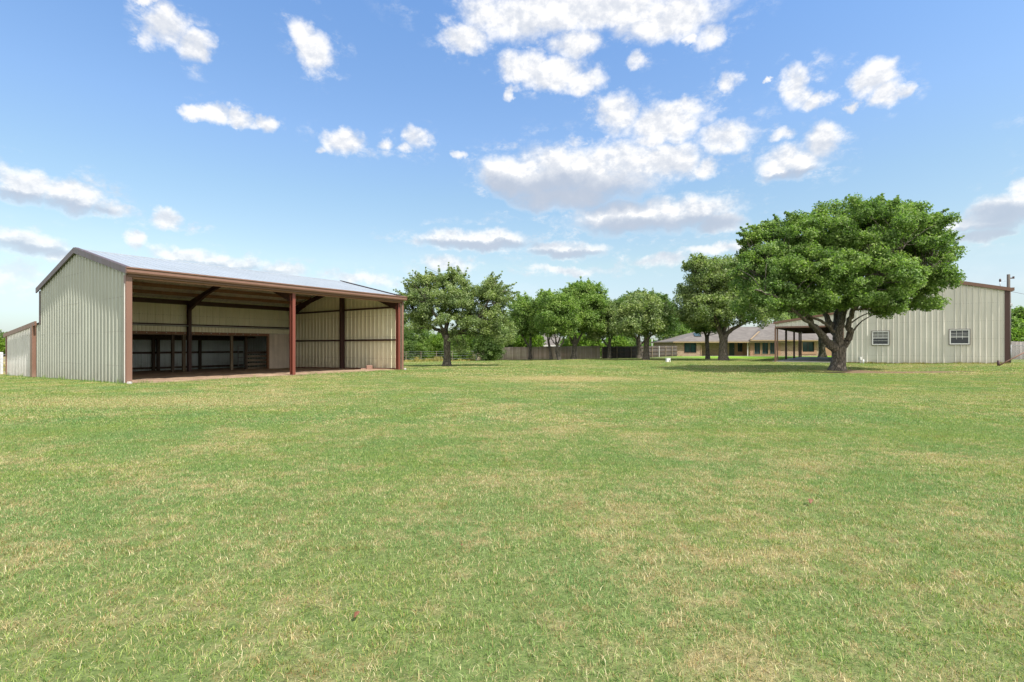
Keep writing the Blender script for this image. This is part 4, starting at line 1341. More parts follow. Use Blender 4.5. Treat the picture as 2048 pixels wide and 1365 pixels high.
def far_poles():
    for px, Y, h_, r_, m_, lab in ((1231, 92, 3.2, .13, 'old_post', 'brown wooden pole beyond the dark fence, left of the round oak'), (1304, 88, 2.9, .08, 'post_white', 'pale pole beyond the dark fence, right of the round oak')):
        X = (px - 1024) / F * Y
        e = empty('distant_pole', (X, Y, G(X, Y)), 0, lab, 'pole')
        MB().tube([(0, 0, -.1), (0, 0, h_)], [r_, r_ * .8], 8).build('shaft', M[m_], e, True)
        MB().tube([(0, 0, h_), (0, 0, h_ + .08)], [r_ * 1.1, r_ * .6], 8).build('cap', M['dark_steel'], e, True)
far_poles()

# ------------------------------------------------------------------ trees
def curve(pts, n=5):
    pts = [Vector(p) for p in pts]
    if len(pts) < 3: return [pts[0].lerp(pts[-1], i / n) for i in range(n + 1)]
    P = [pts[0] * 2 - pts[1]] + pts + [pts[-1] * 2 - pts[-2]]
    out = []
    for i in range(1, len(P) - 2):
        for j in range(n):
            t = j / n
            a, b, c, d = P[i - 1], P[i], P[i + 1], P[i + 2]
            out.append(0.5 * ((2 * b) + (c - a) * t + (2 * a - 5 * b + 4 * c - d) * t * t + (3 * b - a - 3 * c + d) * t ** 3))
    out.append(pts[-1])
    return out

def leaf_mesh(name, clumps, rad, per, L, Wd, r, matl, parent, up=.7, flatz=.75, col=None):
    n = len(clumps)
    cnt = np.maximum(4, (per * (rad / rad.mean()) ** 1.6 * r.uniform(.6, 1.4, n)).astype(int))
    idx = np.repeat(np.arange(n), cnt)
    N = len(idx)
    g = r.normal(0, 1, (N, 3))
    g /= np.maximum(1e-6, np.linalg.norm(g, axis=1))[:, None]
    rr = r.random(N) ** .55
    c = clumps[idx] + g * (rr * rad[idx])[:, None] * np.array([1, 1, flatz])
    nr = r.normal(0, 1, (N, 3)) + g * .5 + np.array([0, 0, up])
    nr /= np.linalg.norm(nr, axis=1)[:, None]
    t = r.normal(0, 1, (N, 3))
    t -= nr * (t * nr).sum(1)[:, None]
    t /= np.linalg.norm(t, axis=1)[:, None]
    b = np.cross(nr, t)
    l = L * r.uniform(.6, 1.35, N); w = Wd * r.uniform(.6, 1.35, N)
    tl = t * (l / 2)[:, None]; bw = b * (w / 2)[:, None]; nn = nr * (w * .22)[:, None]
    V = np.stack([c - tl, c + bw + nn, c + tl, c - bw + nn], 1).reshape(-1, 3)
    Q = np.arange(N * 4).reshape(N, 4)
    cb = r.normal(0, .13, n)
    a = np.clip(r.beta(2.2, 2.2, N) + cb[idx], 0, 1)
    return mesh_np(name, V, Q, matl, {'rnd': a}, parent=parent)

def tree(name, label, cat, base, Y, trunk, limbs, lobes, leaf='leaf_oak', nclump=300, per=90, L=.15, Wd=.075, rc=.42, seed=1, group=None,
         barkm='oak_bark', limbk=1.0, twigs=120, spikes=0, flare=1.5, inner=.35, crownname='crown'):
    """trunk: [(px,py,r)], limbs: list of [(px,py,dY,r)...], lobes: (px,py,rxpx,rypx,dY,rY) in photo pixels at depth Y"""
    r = np.random.default_rng(seed)
    bx, by, bz = base
    o = Vector(base)
    e = empty(name, base, 0, label, cat, group)
    def loc(px, py, dY=0):
        return W(px, py, Y + dY) - o
    mb = MB()
    tp = [loc(p[0], p[1]) for p in trunk]
    tp[0] = Vector((tp[0].x, tp[0].y, -.15))
    cp = curve(tp, 4)
    rads = np.interp(np.linspace(0, len(trunk) - 1, len(cp)), range(len(trunk)), [p[2] for p in trunk])
    if flare > 1:
        for i, q in enumerate(cp):
            hgt = max(0, q.z)
            rads[i] *= 1 + (flare - 1) * math.exp(-hgt / .28)
    # add rings near the base for the flare
    pp, rr_ = [], []
    for i in range(len(cp) - 1):
        sub = 4 if i < 2 else 1
        for j in range(sub):
            t_ = j / sub
            q = cp[i].lerp(cp[i + 1], t_)
            pp.append(q)
            base_r = np.interp(i + t_, range(len(rads)), rads)
            rr_.append(base_r)
    pp.append(cp[-1]); rr_.append(rads[-1])
    mb.tube(pp, rr_, 16)
    samples = []
    for lb in limbs:
        lp = [loc(p[0], p[1], p[2]) for p in lb]
        c = curve(lp, 5)
        c = [q + Vector(r.normal(0, .03, 3)) if 0 < i < len(c) - 1 else q for i, q in enumerate(c)]
        rd = np.interp(np.linspace(0, len(lb) - 1, len(c)), range(len(lb)), [p[3] * limbk for p in lb])
        mb.tube(c, list(rd), 10)
        samples += [(q, rd[i]) for i, q in enumerate(c) if i > 1]
    if not samples:
        samples = [(cp[-1], rads[-1])]
    # clumps
    vol = np.array([l[2] * l[3] * max(.5, l[5]) ** 1 for l in lobes]) ** .75
    cn = np.maximum(3, (nclump * vol / vol.sum()).astype(int))
    C = []
    k = Y / F
    for (px, py, rx, ry, dY, rY), m in zip(lobes, cn):
        g = r.normal(0, 1, (m, 3)); g /= np.linalg.norm(g, axis=1)[:, None]
        q = np.where(r.random(m) < inner, r.random(m) ** .5 * .8, r.uniform(.8, 1.03, m))
        low = (g[:, 2] < -.2) & (r.random(m) < .35)
        g[low, 2] *= -1
        c0 = np.array(loc(px, py, dY))
        C.append(c0 + g * q[:, None] * np.array([rx * k, rY, ry * k]))
    C = np.concatenate(C)
    rad = rc * r.uniform(.55, 1.35, len(C))
    # outward spikes (thin sprays on the outline)
    if spikes:
        cen = C.mean(0)
        ii = np.argsort(-(np.abs(C[:, 0] - cen[0]) * .7 + (C[:, 2] - cen[2])) + r.normal(0, .8, len(C)))[:spikes]
        ex, er = [], []
        for i in ii:
            d = C[i] - cen; d[1] *= .3; d = d / np.linalg.norm(d) + r.normal(0, .35, 3) + np.array([0, 0, .35])
            d /= np.linalg.norm(d)
            ln = r.uniform(.4, 1.1)
            for s_ in np.linspace(.25, 1, 5):
                ex.append(C[i] + d * ln * s_ + r.normal(0, .03, 3)); er.append(rc * (.5 - .32 * s_))
            mb.tube([Vector(C[i]), Vector(C[i] + d * ln)], [.016, .006], 3, False)
        C = np.concatenate([C, np.array(ex)]); rad = np.concatenate([rad, np.array(er)])
    # branches into the crown
    sp = np.array([tuple(q) for q, _ in samples]); sr = np.array([q for _, q in samples])
    for i in r.choice(len(C), min(twigs, len(C)), replace=False):
        d = np.linalg.norm(sp - C[i], axis=1)
        j = int(np.argmin(d + r.normal(0, .25, len(d)) + (sp[:, 2] > C[i][2] + .3) * 1.0))
        a = Vector(sp[j]); c = Vector(C[i])
        mid = a.lerp(c, .5) + Vector((0, 0, -.05 + .12 * (c - a).length * r.uniform(-.3, 1))) + Vector(r.normal(0, .08, 3))
        r0 = min(sr[j] * .55, .012 + .022 * (c - a).length)
        cv = curve([a, mid, c], 3)
        mb.tube(cv, list(np.linspace(r0, .008, len(cv))), 5, False)
    mb.build('trunk', M[barkm], e, True)
    leaf_mesh(crownname, C, rad, per, L, Wd, r, M[leaf], e)
    return e

def B(px, py):
    return gp(px, py)

def build_trees():
    # the big oak
    b = B(1676, 741.5); Y = b[1]
    tree('oak_tree', 'large spreading oak with thick forked trunk in front of the cream shop', 'tree', b, Y,
         [(1674, 741, .39), (1677, 722, .35), (1677.5, 706, .355), (1677, 694, .38)],
         [[(1670, 700, 0, .30), (1655, 684, -.2, .25), (1637, 664, -.4, .21), (1620, 640, -.6, .18), (1604, 615, -.8, .15), (1575, 588, -1.0, .11), (1535, 570, -1.2, .07)],
          [(1677, 698, 0, .34), (1676, 672, .0, .30), (1681, 645, .0, .26), (1690, 615, .2, .2), (1706, 570, .3, .15), (1722, 510, .4, .10), (1735, 460, .4, .05)],
          [(1675, 680, .1, .26), (1664, 655, .3, .2), (1653, 632, .6, .17), (1650, 600, .9, .14), (1640, 550, 1.2, .1), (1620, 490, 1.4, .06)],
          [(1668, 664, -.1, .12), (1650, 648, -.5, .10), (1630, 638, -.9, .08), (1605, 628, -1.6, .06), (1570, 612, -2.2, .04)],
          [(1681, 702, 0, .28), (1694, 683, -.1, .22), (1700, 666, -.2, .20), (1698, 650, -.3, .17), (1706, 620, -.5, .15), (1740, 580, -.8, .11), (1800, 550, -1.0, .07), (1860, 540, -1.2, .04)],
          [(1676, 660, .4, .2), (1672, 640, 1.0, .17), (1680, 610, 1.8, .14), (1730, 560, 2.8, .1), (1790, 510, 3.6, .06)],
          [(1692, 612, .1, .14), (1730, 585, -.8, .11), (1770, 540, -1.8, .09), (1810, 490, -2.6, .05)],
          [(1640, 664, -.4, .12), (1610, 640, -2.0, .10), (1560, 600, -3.2, .07), (1510, 580, -3.8, .04)],
          [(1650, 600, .9, .1), (1600, 560, 2.6, .08), (1550, 520, 3.6, .05)]],
         [(1592, 503, 98, 64, -.5, 3.2), (1538, 548, 60, 56, -1.5, 2.6), (1520, 600, 50, 34, -2.2, 2.0), (1682, 474, 112, 62, 0, 4.0), (1775, 478, 84, 58, 0, 3.4), (1738, 450, 76, 42, 1.0, 2.8),
          (1832, 522, 48, 52, 0, 2.4), (1822, 578, 52, 40, -.4, 2.4), (1866, 558, 34, 22, .4, 1.4), (1725, 560, 100, 52, -1.8, 3.0), (1630, 560, 92, 58, -2.4, 2.6), (1838, 600, 42, 18, -.2, 1.4), (1752, 604, 60, 18, -1.2, 2.0), (1765, 515, 115, 74, 2.2, 3.0), (1604, 545, 104, 66, 2.4, 2.8), (1600, 604, 62, 22, -2.0, 2.2), (1872, 478, 16, 14, .3, .7), (1690, 596, 56, 22, -2.4, 1.5), (1846, 612, 30, 13, 0, 1.0), (1762, 622, 34, 12, -.6, 1.2), (1735, 434, 66, 26, .4, 2.0), (1822, 486, 34, 28, .4, 1.8), (1872, 512, 26, 30, .2, 1.2)],
         'leaf_oak', 1320, 125, .150, .082, .42, 3, limbk=.84, flare=1.35, spikes=90, twigs=420, inner=.3)
    # oak before the house
    b = B(1447, 721.5); Y = b[1]
    tree('oak_tree', 'grey-green oak with forked trunk in front of the brick house', 'tree', b, Y,
         [(1447, 721, .42), (1446, 700, .38), (1447, 686, .38), (1447, 678, .38)],
         [[(1446, 682, 0, .30), (1440, 664, 0, .24), (1432, 640, -.3, .18), (1420, 610, -.6, .12), (1405, 570, -.8, .06)],
          [(1448, 682, 0, .28), (1454, 668, 0, .22), (1466, 658, -.2, .18), (1487, 647, -.5, .13), (1510, 630, -.8, .08), (1535, 610, -1, .05)],
          [(1446, 670, .2, .2), (1452, 640, .3, .16), (1458, 600, .5, .12), (1465, 550, .6, .06)],
          [(1440, 660, 0, .14), (1415, 635, 1, .1), (1385, 600, 1.6, .06)]],
         [(1420, 560, 46, 44, 0, 3), (1390, 605, 40, 42, 0, 2.6), (1455, 555, 50, 40, .5, 3), (1480, 590, 55, 45, 0, 3), (1430, 620, 60, 32, -1, 2.6), (1500, 628, 48, 26, -.5, 2.4), (1540, 630, 30, 18, -.5, 1.6), (1375, 635, 24, 22, 0, 1.6), (1395, 540, 25, 24, .3, 1.8)],
         'leaf_live_oak', 620, 75, .22, .12, .62, 5, spikes=25, twigs=160)
    b = B(1415.5, 719.5); Y = b[1]
    tree('young_oak_tree', 'slim pale-trunked tree with bright green low crown left of the forked oak', 'tree', b, Y,
         [(1415.5, 720, .21), (1415, 700, .19), (1414, 684, .2), (1414, 672, .2)],
         [[(1414, 678, 0, .15), (1409, 665, 0, .1), (1400, 645, 0, .05)], [(1414, 678, 0, .15), (1419, 665, 0, .1), (1428, 645, 0, .05)]],
         [(1412, 645, 34, 20, 0, 1.8), (1395, 655, 22, 14, 0, 1.2), (1430, 655, 22, 14, 0, 1.2)],
         'leaf_elm', 110, 70, .20, .11, .55, 6, barkm='thin_bark', twigs=30)
    # live oak beside the barn
    b = B(893, 733); Y = b[1]
    tree('live_oak_tree', 'feathery live oak beside the right end of the barn', 'tree', b, Y,
         [(893.5, 733, .27), (894.5, 710, .235), (894, 690, .25), (894.5, 676, .28)],
         [[(895, 678, 0, .22), (907, 668, 0, .18), (925, 662, -.2, .15), (938, 654, -.4, .12), (955, 635, -.6, .09), (975, 605, -.8, .06), (990, 570, -.8, .03)],
          [(894, 680, 0, .2), (892, 662, .1, .16), (896, 640, .2, .13), (902, 600, .3, .09), (905, 560, .4, .04)],
          [(893, 676, 0, .16), (880, 662, .2, .13), (862, 655, .3, .1), (840, 640, .4, .07), (822, 615, .5, .04)],
          [(894, 670, 0, .12), (875, 640, -.8, .09), (860, 605, -1.4, .05)],
          [(900, 672, 0, .12), (920, 640, 1.0, .08), (930, 600, 1.6, .04)]],
         [(862, 590, 42, 34, 0, 2.0), (832, 605, 28, 30, 0, 1.6), (903, 580, 34, 32, 0, 2.0), (890, 625, 55, 30, -.3, 2.2), (835, 645, 34, 22, 0, 1.8), (930, 610, 34, 36, 0, 2.0), (975, 600, 26, 40, -.3, 1.8), (1000, 590, 18, 26, -.3, 1.2), (985, 645, 34, 34, -.3, 2.0), (948, 655, 34, 22, -.6, 1.4), (1005, 665, 26, 26, -.2, 1.6), (908, 556, 18, 12, .2, 1.0), (905, 672, 14, 14, -.8, .7), (922, 692, 14, 12, -.4, .7)],
         'leaf_live_oak', 600, 66, .14, .065, .38, 8, spikes=110, twigs=220)
    # row of trees before the fence
    row = 'trees in the row before the board fence'
    b = B(1060.4, 719.7); Y = b[1]
    tree('elm_tree', 'dark slender tree forking low, leftmost of the row before the tan fence', 'tree', b, Y,
         [(1060.5, 720, .20), (1060, 700, .17), (1061, 688, .15), (1061, 660, .12)],
         [[(1060, 698, 0, .11), (1052, 684, 0, .1), (1044, 668, 0, .08), (1036, 645, 0, .05)], [(1061, 670, 0, .12), (1058, 640, 0, .09), (1055, 610, 0, .04)], [(1061, 675, 0, .1), (1070, 650, 0, .07), (1078, 625, 0, .04)]],
         [(1045, 625, 26, 30, 0, 2.2), (1068, 640, 26, 28, 0, 2.2), (1035, 650, 20, 22, 0, 1.8), (1055, 655, 34, 20, -.6, 2), (1085, 655, 20, 16, 0, 1.5)],
         'leaf_elm', 380, 70, .20, .11, .60, 11, group=row, barkm='thin_bark', spikes=14, twigs=70)
    b = B(1102.5, 720); Y = b[1]
    tree('elm_tree', 'thin tree with leaning bare trunk, left of the pale many-stemmed one', 'tree', b, Y,
         [(1102.5, 720.5, .16), (1101, 705, .14), (1098, 690, .13), (1096, 678, .12)],
         [[(1097, 682, 0, .1), (1093, 665, 0, .07), (1088, 640, 0, .04)], [(1097, 682, 0, .09), (1102, 668, 0, .07), (1104, 640, 0, .04)]],
         [(1093, 615, 26, 28, 0, 2.2), (1100, 640, 30, 24, 0, 2.2), (1082, 640, 18, 22, 0, 1.6)],
         'leaf_elm', 300, 70, .20, .11, .60, 12, group=row, barkm='thin_bark', spikes=12, twigs=50)
    b = B(1116, 720.8); Y = b[1]
    tree('elm_tree', 'pale many-stemmed tree spreading in a fan before the fence', 'tree', b, Y,
         [(1118.5, 721, .17), (1117, 708, .16), (1115.5, 698, .15), (1114, 688, .15)],
         [[(1117, 719.5, .05, .13), (1112.5, 705, .2, .12), (1113, 690, .1, .11), (1110, 672, 0, .07), (1107, 640, 0, .03)],
          [(1117, 700, 0, .11), (1124, 688, 0, .09), (1129, 672, 0, .07), (1130, 650, 0, .04)],
          [(1114, 694, 0, .1), (1120, 675, 0, .07), (1122, 645, 0, .04)], [(1113, 690, 0, .09), (1106, 684, 0, .06), (1102, 675, 0, .05), (1098, 655, 0, .03)]],
         [(1112, 612, 32, 26, 0, 2.4), (1130, 625, 26, 30, 0, 2.2), (1105, 640, 30, 24, -.4, 2.2), (1135, 648, 24, 20, -.3, 2), (1118, 660, 30, 12, -.2, 2)],
         'leaf_elm', 420, 70, .20, .11, .60, 13, group=row, barkm='thin_bark', spikes=18, twigs=70)
    b = B(1147.5, 719.8); Y = b[1] + 1.0
    tree('elm_tree', 'tallest tree of the row, thick trunk forking into upswept limbs', 'tree', B(1147.5, 719.4), B(1147.5, 719.4)[1],
         [(1147, 720, .30), (1149, 700, .25), (1150, 684, .25), (1150, 676, .22)],
         [[(1149, 690, 0, .16), (1143, 680, 0, .11), (1137, 670, 0, .07), (1132, 650, 0, .04)], [(1150, 682, 0, .2), (1150, 665, 0, .16), (1153, 640, 0, .12), (1160, 600, .3, .08), (1168, 570, .3, .04)],
          [(1151, 690, 0, .16), (1160, 675, 0, .12), (1168, 660, 0, .08), (1180, 635, 0, .05)]],
         [(1160, 588, 26, 20, .3, 2.4), (1180, 595, 26, 26, .3, 2.4), (1145, 600, 22, 26, .3, 2.2), (1165, 615, 42, 28, .2, 2.6), (1150, 640, 40, 24, -.4, 2.4), (1180, 640, 28, 24, 0, 2.2), (1195, 610, 16, 20, .2, 1.5)],
         'leaf_elm', 520, 70, .20, .11, .60, 14, group=row, barkm='thin_bark', spikes=34, twigs=90)
    b = B(1218.6, 717.9); Y = b[1]
    tree('elm_tree', 'light-trunked small tree standing before the join of tan and dark fence', 'tree', b, Y,
         [(1218.6, 718, .22), (1218.5, 703, .18), (1219, 690, .17), (1219, 678, .13)],
         [[(1218, 694, 0, .12), (1208, 684, 0, .1), (1203, 674, 0, .08), (1196, 655, 0, .04)], [(1219, 682, 0, .12), (1216, 665, 0, .09), (1214, 640, 0, .05)], [(1219, 686, 0, .1), (1224, 670, 0, .08), (1226, 645, 0, .04)]],
         [(1215, 632, 24, 26, 0, 2.2), (1225, 650, 24, 20, 0, 2), (1200, 655, 26, 18, 0, 2), (1190, 668, 20, 14, -.4, 1.6), (1205, 625, 14, 18, 0, 1.4)],
         'leaf_live_oak', 320, 70, .20, .11, .60, 15, group=row, barkm='thin_bark', spikes=16, twigs=60)
    b = B(1292, 720.3); Y = b[1]
    tree('oak_tree', 'round-crowned oak with dark straight trunk before the dark fence', 'tree', b, Y,
         [(1291.5, 720.5, .32), (1292.5, 700, .27), (1293.5, 680, .28), (1293, 670, .26)],
         [[(1293, 676, 0, .2), (1286, 665, 0, .15), (1278, 650, 0, .1), (1268, 630, 0, .05)], [(1293, 674, 0, .2), (1296, 655, 0, .15), (1300, 625, 0, .08)], [(1294, 680, 0, .16), (1302, 671, 0, .12), (1312, 665, 0, .09), (1325, 650, 0, .05)]],
         [(1285, 620, 38, 30, 0, 3), (1262, 640, 32, 26, 0, 2.6), (1305, 632, 28, 28, 0, 2.6), (1280, 652, 46, 20, -.8, 2.6), (1245, 655, 20, 14, -.3, 1.8), (1300, 655, 22, 14, -.3, 1.6)],
         'leaf_live_oak', 540, 70, .20, .11, .60, 16, group=row, spikes=18, twigs=90)
    b0 = (B(1277.6, 717.2))
    Y = b0[1]
    tree('oak_tree', 'oak half hidden behind the round-crowned one, with limbs bending left', 'tree', b0, Y,
         [(1278, 717, .30), (1278, 700, .26), (1277, 685, .27), (1276.5, 676, .25)],
         [[(1277, 680, 0, .2), (1268, 672, 0, .15), (1258, 668, 0, .1), (1248, 655, 0, .05)], [(1277, 680, 0, .18), (1280, 655, 0, .12), (1284, 620, 0, .05)], [(1278, 690, 0, .14), (1290, 682, 0, .1), (1300, 676, 0, .07), (1312, 655, 0, .04)]],
         [(1275, 610, 34, 24, 0, 3.2), (1305, 610, 30, 22, .5, 3), (1250, 625, 26, 24, 0, 2.8), (1320, 625, 24, 26, .5, 2.6), (1335, 645, 22, 24, .5, 2.4)],
         'leaf_dark', 420, 65, .22, .12, .65, 17, group=row, twigs=70, spikes=10)
    # tree beside the carport
    b = B(1644.7, 715.5); Y = b[1]
    tree('oak_tree', 'dark-trunked oak standing behind the carport', 'tree', b, Y,
         [(1645, 715.5, .42), (1644, 700, .36), (1643, 685, .36), (1643, 676, .34)],
         [[(1643, 680, 0, .26), (1635, 660, 0, .18), (1620, 640, 0, .1)], [(1644, 680, 0, .26), (1652, 665, 0, .2), (1662, 650, 0, .12)]],
         [(1590, 632, 34, 16, 0, 3.4), (1630, 625, 46, 24, 0, 4), (1670, 625, 50, 26, 0, 4), (1715, 630, 36, 22, 0, 3)],
         'leaf_dark', 260, 60, .28, .15, .8, 18, twigs=50)
    # behind fence and house
    far = 'trees standing beyond the fences and houses'
    def back(px, pytop, pybot, rx, Y, leaf, label, seed, n=170, name='background_tree', ll=.3, rcx=.85, trunkpx=None):
        X = (px - 1024) / F * Y
        z = G(X, Y)
        pybase = HY + (EYE - z) / Y * F
        cy = (pytop + pybot) / 2; ry = (pybot - pytop) / 2
        r = random.Random(seed)
        lobes = [(px, cy - ry * .35, rx * .62, ry * .62, 0, rx * Y / F * .6)]
        for k in range(4):
            a = (k + .5) / 4
            lobes.append((px + rx * (a * 2 - 1) * .62, cy + ry * r.uniform(-.15, .35), rx * .42, ry * r.uniform(.5, .65), r.uniform(-1, 1), rx * Y / F * .4))
        tr = max(.12, rx * Y / F * .05)
        return tree(name, label, 'tree', (X, Y, z), Y, [(px, pybase, tr), (px + 1, (pybase + pybot) / 2, tr * .85), (px, pybot, tr * .8)],
                    [[(px, pybot, 0, tr * .7), (px - rx * .3, cy, 0, tr * .4), (px - rx * .5, cy - ry * .4, 0, tr * .2)], [(px, pybot, 0, tr * .7), (px + rx * .3, cy, 0, tr * .4), (px + rx * .4, cy - ry * .5, 0, tr * .2)]],
                    lobes, leaf, n, 55, ll, ll * .55, rcx, seed, group=far, barkm='thin_bark', twigs=30, spikes=8)
    back(1331.6, 594, 690, 34, 82, 'leaf_dark', 'dark tree beyond the fence, between the round oak and the brick house', 31, 230)
    back(1362, 640, 692, 26, 95, 'leaf_elm', 'lighter tree showing low at the left end of the brick house', 32, 120)
    back(1600, 612, 690, 60, 92, 'leaf_dark', 'dark tree rising behind the roof ridge of the brick house', 33, 260)
    back(1150, 668, 712, 26, 70, 'leaf_bright', 'bright lime bush-like tree behind the tallest tree of the row', 34, 130)
    back(1185, 676, 712, 22, 74, 'leaf_bright', 'bright lime tree above the tan fence, left of the fence join', 35, 110)
    back(1235, 678, 712, 24, 78, 'leaf_bright', 'bright green low tree above the left part of the dark fence', 36, 110)
    back(1262, 682, 712, 18, 84, 'leaf_elm', 'small green tree above the middle of the dark fence', 37, 80)
    back(1060, 668, 708, 26, 68, 'leaf_bright', 'lime green tree showing through the leftmost tree of the row', 38, 110)
    back(1010, 640, 705, 34, 69, 'leaf_dark', 'dark tree behind the board fence left of the row', 39, 170)
    back(1385, 655, 690, 26, 100, 'leaf_dark', 'dark tree behind the low left end of the house roof', 40, 100)
    back(2044, 618, 690, 26, 62, 'leaf_elm', 'open crowned tree at the right edge behind the slate fence', 41, 150)
    back(2036, 664, 700, 24, 55, 'leaf_bright', 'bright lime shrub above the slate fence at the right edge', 42, 110)
    back(2110, 600, 690, 40, 66, 'leaf_dark', 'dark tree just past the right edge', 43, 100)
    back(5, 666, 705, 16, 120, 'leaf_dark', 'dark distant tree at the left edge above the pasture', 44, 80, ll=.4, rcx=.9)
    back(-25, 655, 705, 24, 110, 'leaf_dark', 'dark distant tree beyond the left edge', 45, 80, ll=.4)
    back(8, 684, 706, 12, 90, 'leaf_bright', 'pale green bush at the left edge below the distant tree', 46, 60, ll=.3, rcx=.6)
    # shrubs behind the barn
    def shrub(px, pytop, pybase, rx, leaf, label, seed, n=110, ll=.16):
        b_ = B(px, pybase); Y_ = b_[1]
        h_ = pybase - pytop
        return tree('shrub', label, 'shrub', b_, Y_, [(px, pybase, .07), (px, pybase - h_ * .3, .05)],
                    [[(px, pybase - h_ * .2, 0, .05), (px - rx * .4, pytop + h_ * .5, 0, .03), (px - rx * .5, pytop + h_ * .3, 0, .015)], [(px, pybase - h_ * .2, 0, .05), (px + rx * .4, pytop + h_ * .45, 0, .03), (px + rx * .4, pytop + h_ * .25, 0, .015)]],
                    [(px, pytop + h_ * .34, rx * .85, h_ * .36, 0, 1.6), (px, pytop + h_ * .72, rx * .95, h_ * .30, -.3, 1.4), (px - rx * .4, pytop + h_ * .64, rx * .62, h_ * .32, 0, 1.4), (px + rx * .4, pytop + h_ * .64, rx * .6, h_ * .32, .3, 1.4)],
                    leaf, int(n * 1.6), 70, ll, ll * .5, .5, seed, group='shrubs along the wire fence', barkm='thin_bark', twigs=25, spikes=10, flare=1.0)
    shrub(830, 645, 723, 34, 'leaf_elm', 'tall grey-green shrub right beside the barn corner', 51, 190)
    shrub(866, 672, 722, 26, 'leaf_bright', 'lime green shrub left of the live oak trunk', 52, 150)
    shrub(848, 688, 722.5, 20, 'leaf_bright', 'low yellow-green shrub between the tall one and the lime one', 59, 120)
    shrub(884, 692, 721.5, 14, 'leaf_elm', 'small green shrub immediately left of the live oak trunk', 60, 90)
    shrub(912, 668, 722, 24, 'leaf_elm', 'dark green shrub right of the live oak trunk', 53, 150)
    shrub(938, 665, 721, 24, 'leaf_bright', 'bright leafed shrub left of the white fence post', 54, 130)
    shrub(790, 650, 724, 40, 'leaf_dark', 'dark shrub hidden mostly behind the barn end', 55, 110)
    shrub(982, 698, 721, 10, 'leaf_bright', 'small yellow-green shrub against the tan fence', 56, 40)
    shrub(978, 640, 722, 30, 'leaf_dark', 'dark bushy shrub beneath the long limb of the live oak', 58, 160)
build_trees()

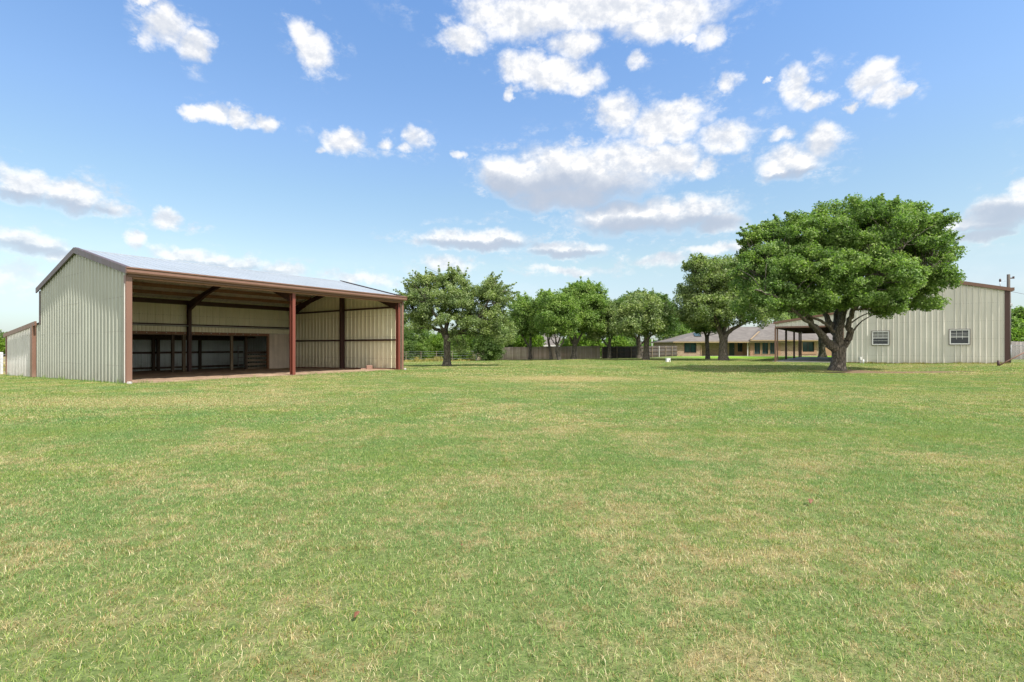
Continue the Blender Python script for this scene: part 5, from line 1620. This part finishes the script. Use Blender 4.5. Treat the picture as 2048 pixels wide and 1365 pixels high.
def build_weeds():
    r = np.random.default_rng(77)
    V = []; N = 5200
    # tall dry weeds along the wire fence
    xs = r.uniform(-12.8, -3.6, N); ys = 56.3 + r.normal(0, .5, N)
    x2 = r.uniform(-44, -29.5, 3000); y2 = r.uniform(34, 50, 3000)
    xs = np.concatenate([xs, x2]); ys = np.concatenate([ys, y2]); n = len(xs)
    z = ground(xs, ys)
    h = np.where(np.arange(n) < N, r.uniform(.08, .34, n) * np.where(np.abs(xs + 9.2) < 1.6, 1.9, .8), r.uniform(.15, .75, n)) * (0.62 + .2 * np.sin(xs * 2.1) + .2 * np.sin(xs * 5.3 + 1) + .12 * np.sin(xs * 11.7)); w = r.uniform(.015, .04, n)
    a = r.uniform(0, 6.28, n)
    p = np.stack([xs, ys, z], -1)
    b = np.stack([np.cos(a), np.sin(a) * .4, 0 * a], -1) * w[:, None]
    tip = p + np.stack([r.normal(0, .1, n), r.normal(0, .1, n), h], -1)
    V = np.stack([p - b, p + b, tip + b * .4, tip - b * .4], 1).reshape(-1, 3)
    o = mesh_np('weeds', V, np.arange(n * 4).reshape(n, 4), M['weed'], {'rnd': r.random(n)})
    prop(o, 'dry yellow weeds along the wire fence', 'weeds', kind='stuff')
    # low weeds against the foot of the barn walls
    n = 2600
    tt = np.concatenate([r.uniform(-.2, BW + 7, n // 2), r.uniform(0, BL, n // 2)])
    cl = .5 + .5 * np.sin(tt * 3.1) * np.sin(tt * 1.3 + 1)
    lx = np.where(np.arange(n) < n // 2, -.05 - np.abs(r.normal(0, .07, n)), tt)
    ly = np.where(np.arange(n) < n // 2, tt, -.16 - np.abs(r.normal(0, .06, n)))
    wx = P0[0] + VX * lx + UX * ly; wy = P0[1] + VY * lx + UY * ly
    z = ground(wx, wy)
    h = r.uniform(.03, .09, n) + .16 * r.random(n) * (cl > .82)
    h[n // 2:] *= .7
    a = r.uniform(0, 6.28, n); w = r.uniform(.004, .010, n)
    p = np.stack([wx, wy, z], -1)
    b = np.stack([np.cos(a), np.sin(a), 0 * a], -1) * w[:, None]
    tip = p + np.stack([r.normal(0, .03, n), r.normal(0, .03, n), h], -1)
    V = np.stack([p - b, p + b, tip + b * .2, tip - b * .2], 1).reshape(-1, 3)
    o = mesh_np('weeds', V, np.arange(n * 4).reshape(n, 4), M['leaf_elm'], {'rnd': r.random(n)})
    prop(o, 'green weeds and longer grass along the foot of the barn', 'weeds', kind='stuff')
    n = 1800
    ly = r.uniform(-.1, SW + .2, n); lx = -.08 - np.abs(r.normal(0, .08, n))
    wx = PS[0] + VX * lx + UX * ly; wy = PS[1] + VY * lx + UY * ly
    h = r.uniform(.05, .13, n) * (.7 + .5 * np.sin(ly * 4.1) * np.sin(ly * 1.7)) + .05
    a = r.uniform(0, 6.28, n); w = r.uniform(.006, .014, n)
    p = np.stack([wx, wy, ground(wx, wy)], -1)
    b = np.stack([np.cos(a), np.sin(a), 0 * a], -1) * w[:, None]
    tip = p + np.stack([r.normal(0, .03, n), r.normal(0, .03, n), h], -1)
    V = np.stack([p - b, p + b, tip + b * .2, tip - b * .2], 1).reshape(-1, 3)
    o = mesh_np('weeds', V, np.arange(n * 4).reshape(n, 4), M['weed'], {'rnd': r.random(n)})
    prop(o, 'dry longer grass along the foot of the shop wall', 'weeds', kind='stuff')
    # far wood on the horizon
    n = 26000
    ang = r.uniform(-1.05, 1.05, n)
    d = r.uniform(230, 300, n)
    X = np.tan(ang) * d; Yy = d
    hh = 5.0 + 2.6 * np.sin(ang * 37) + 1.6 * np.sin(ang * 91 + 1) + 1.2 * np.sin(ang * 170)
    Z = r.random(n) ** .8 * hh
    g = r.normal(0, 1, (n, 3)); g /= np.linalg.norm(g, axis=1)[:, None]
    t = np.cross(g, r.normal(0, 1, (n, 3))); t /= np.linalg.norm(t, axis=1)[:, None]
    b = np.cross(g, t)
    c = np.stack([X, Yy, Z - .4], -1)
    s = r.uniform(.5, 1.4, n)[:, None]
    V = np.stack([c - t * s, c + b * s * .7, c + t * s, c - b * s * .7], 1).reshape(-1, 3)
    o = mesh_np('far_wood', V, np.arange(n * 4).reshape(n, 4), M['leaf_dark'], {'rnd': r.random(n)})
    prop(o, 'low belt of distant woodland along the horizon', 'woodland', kind='stuff')
build_weeds()
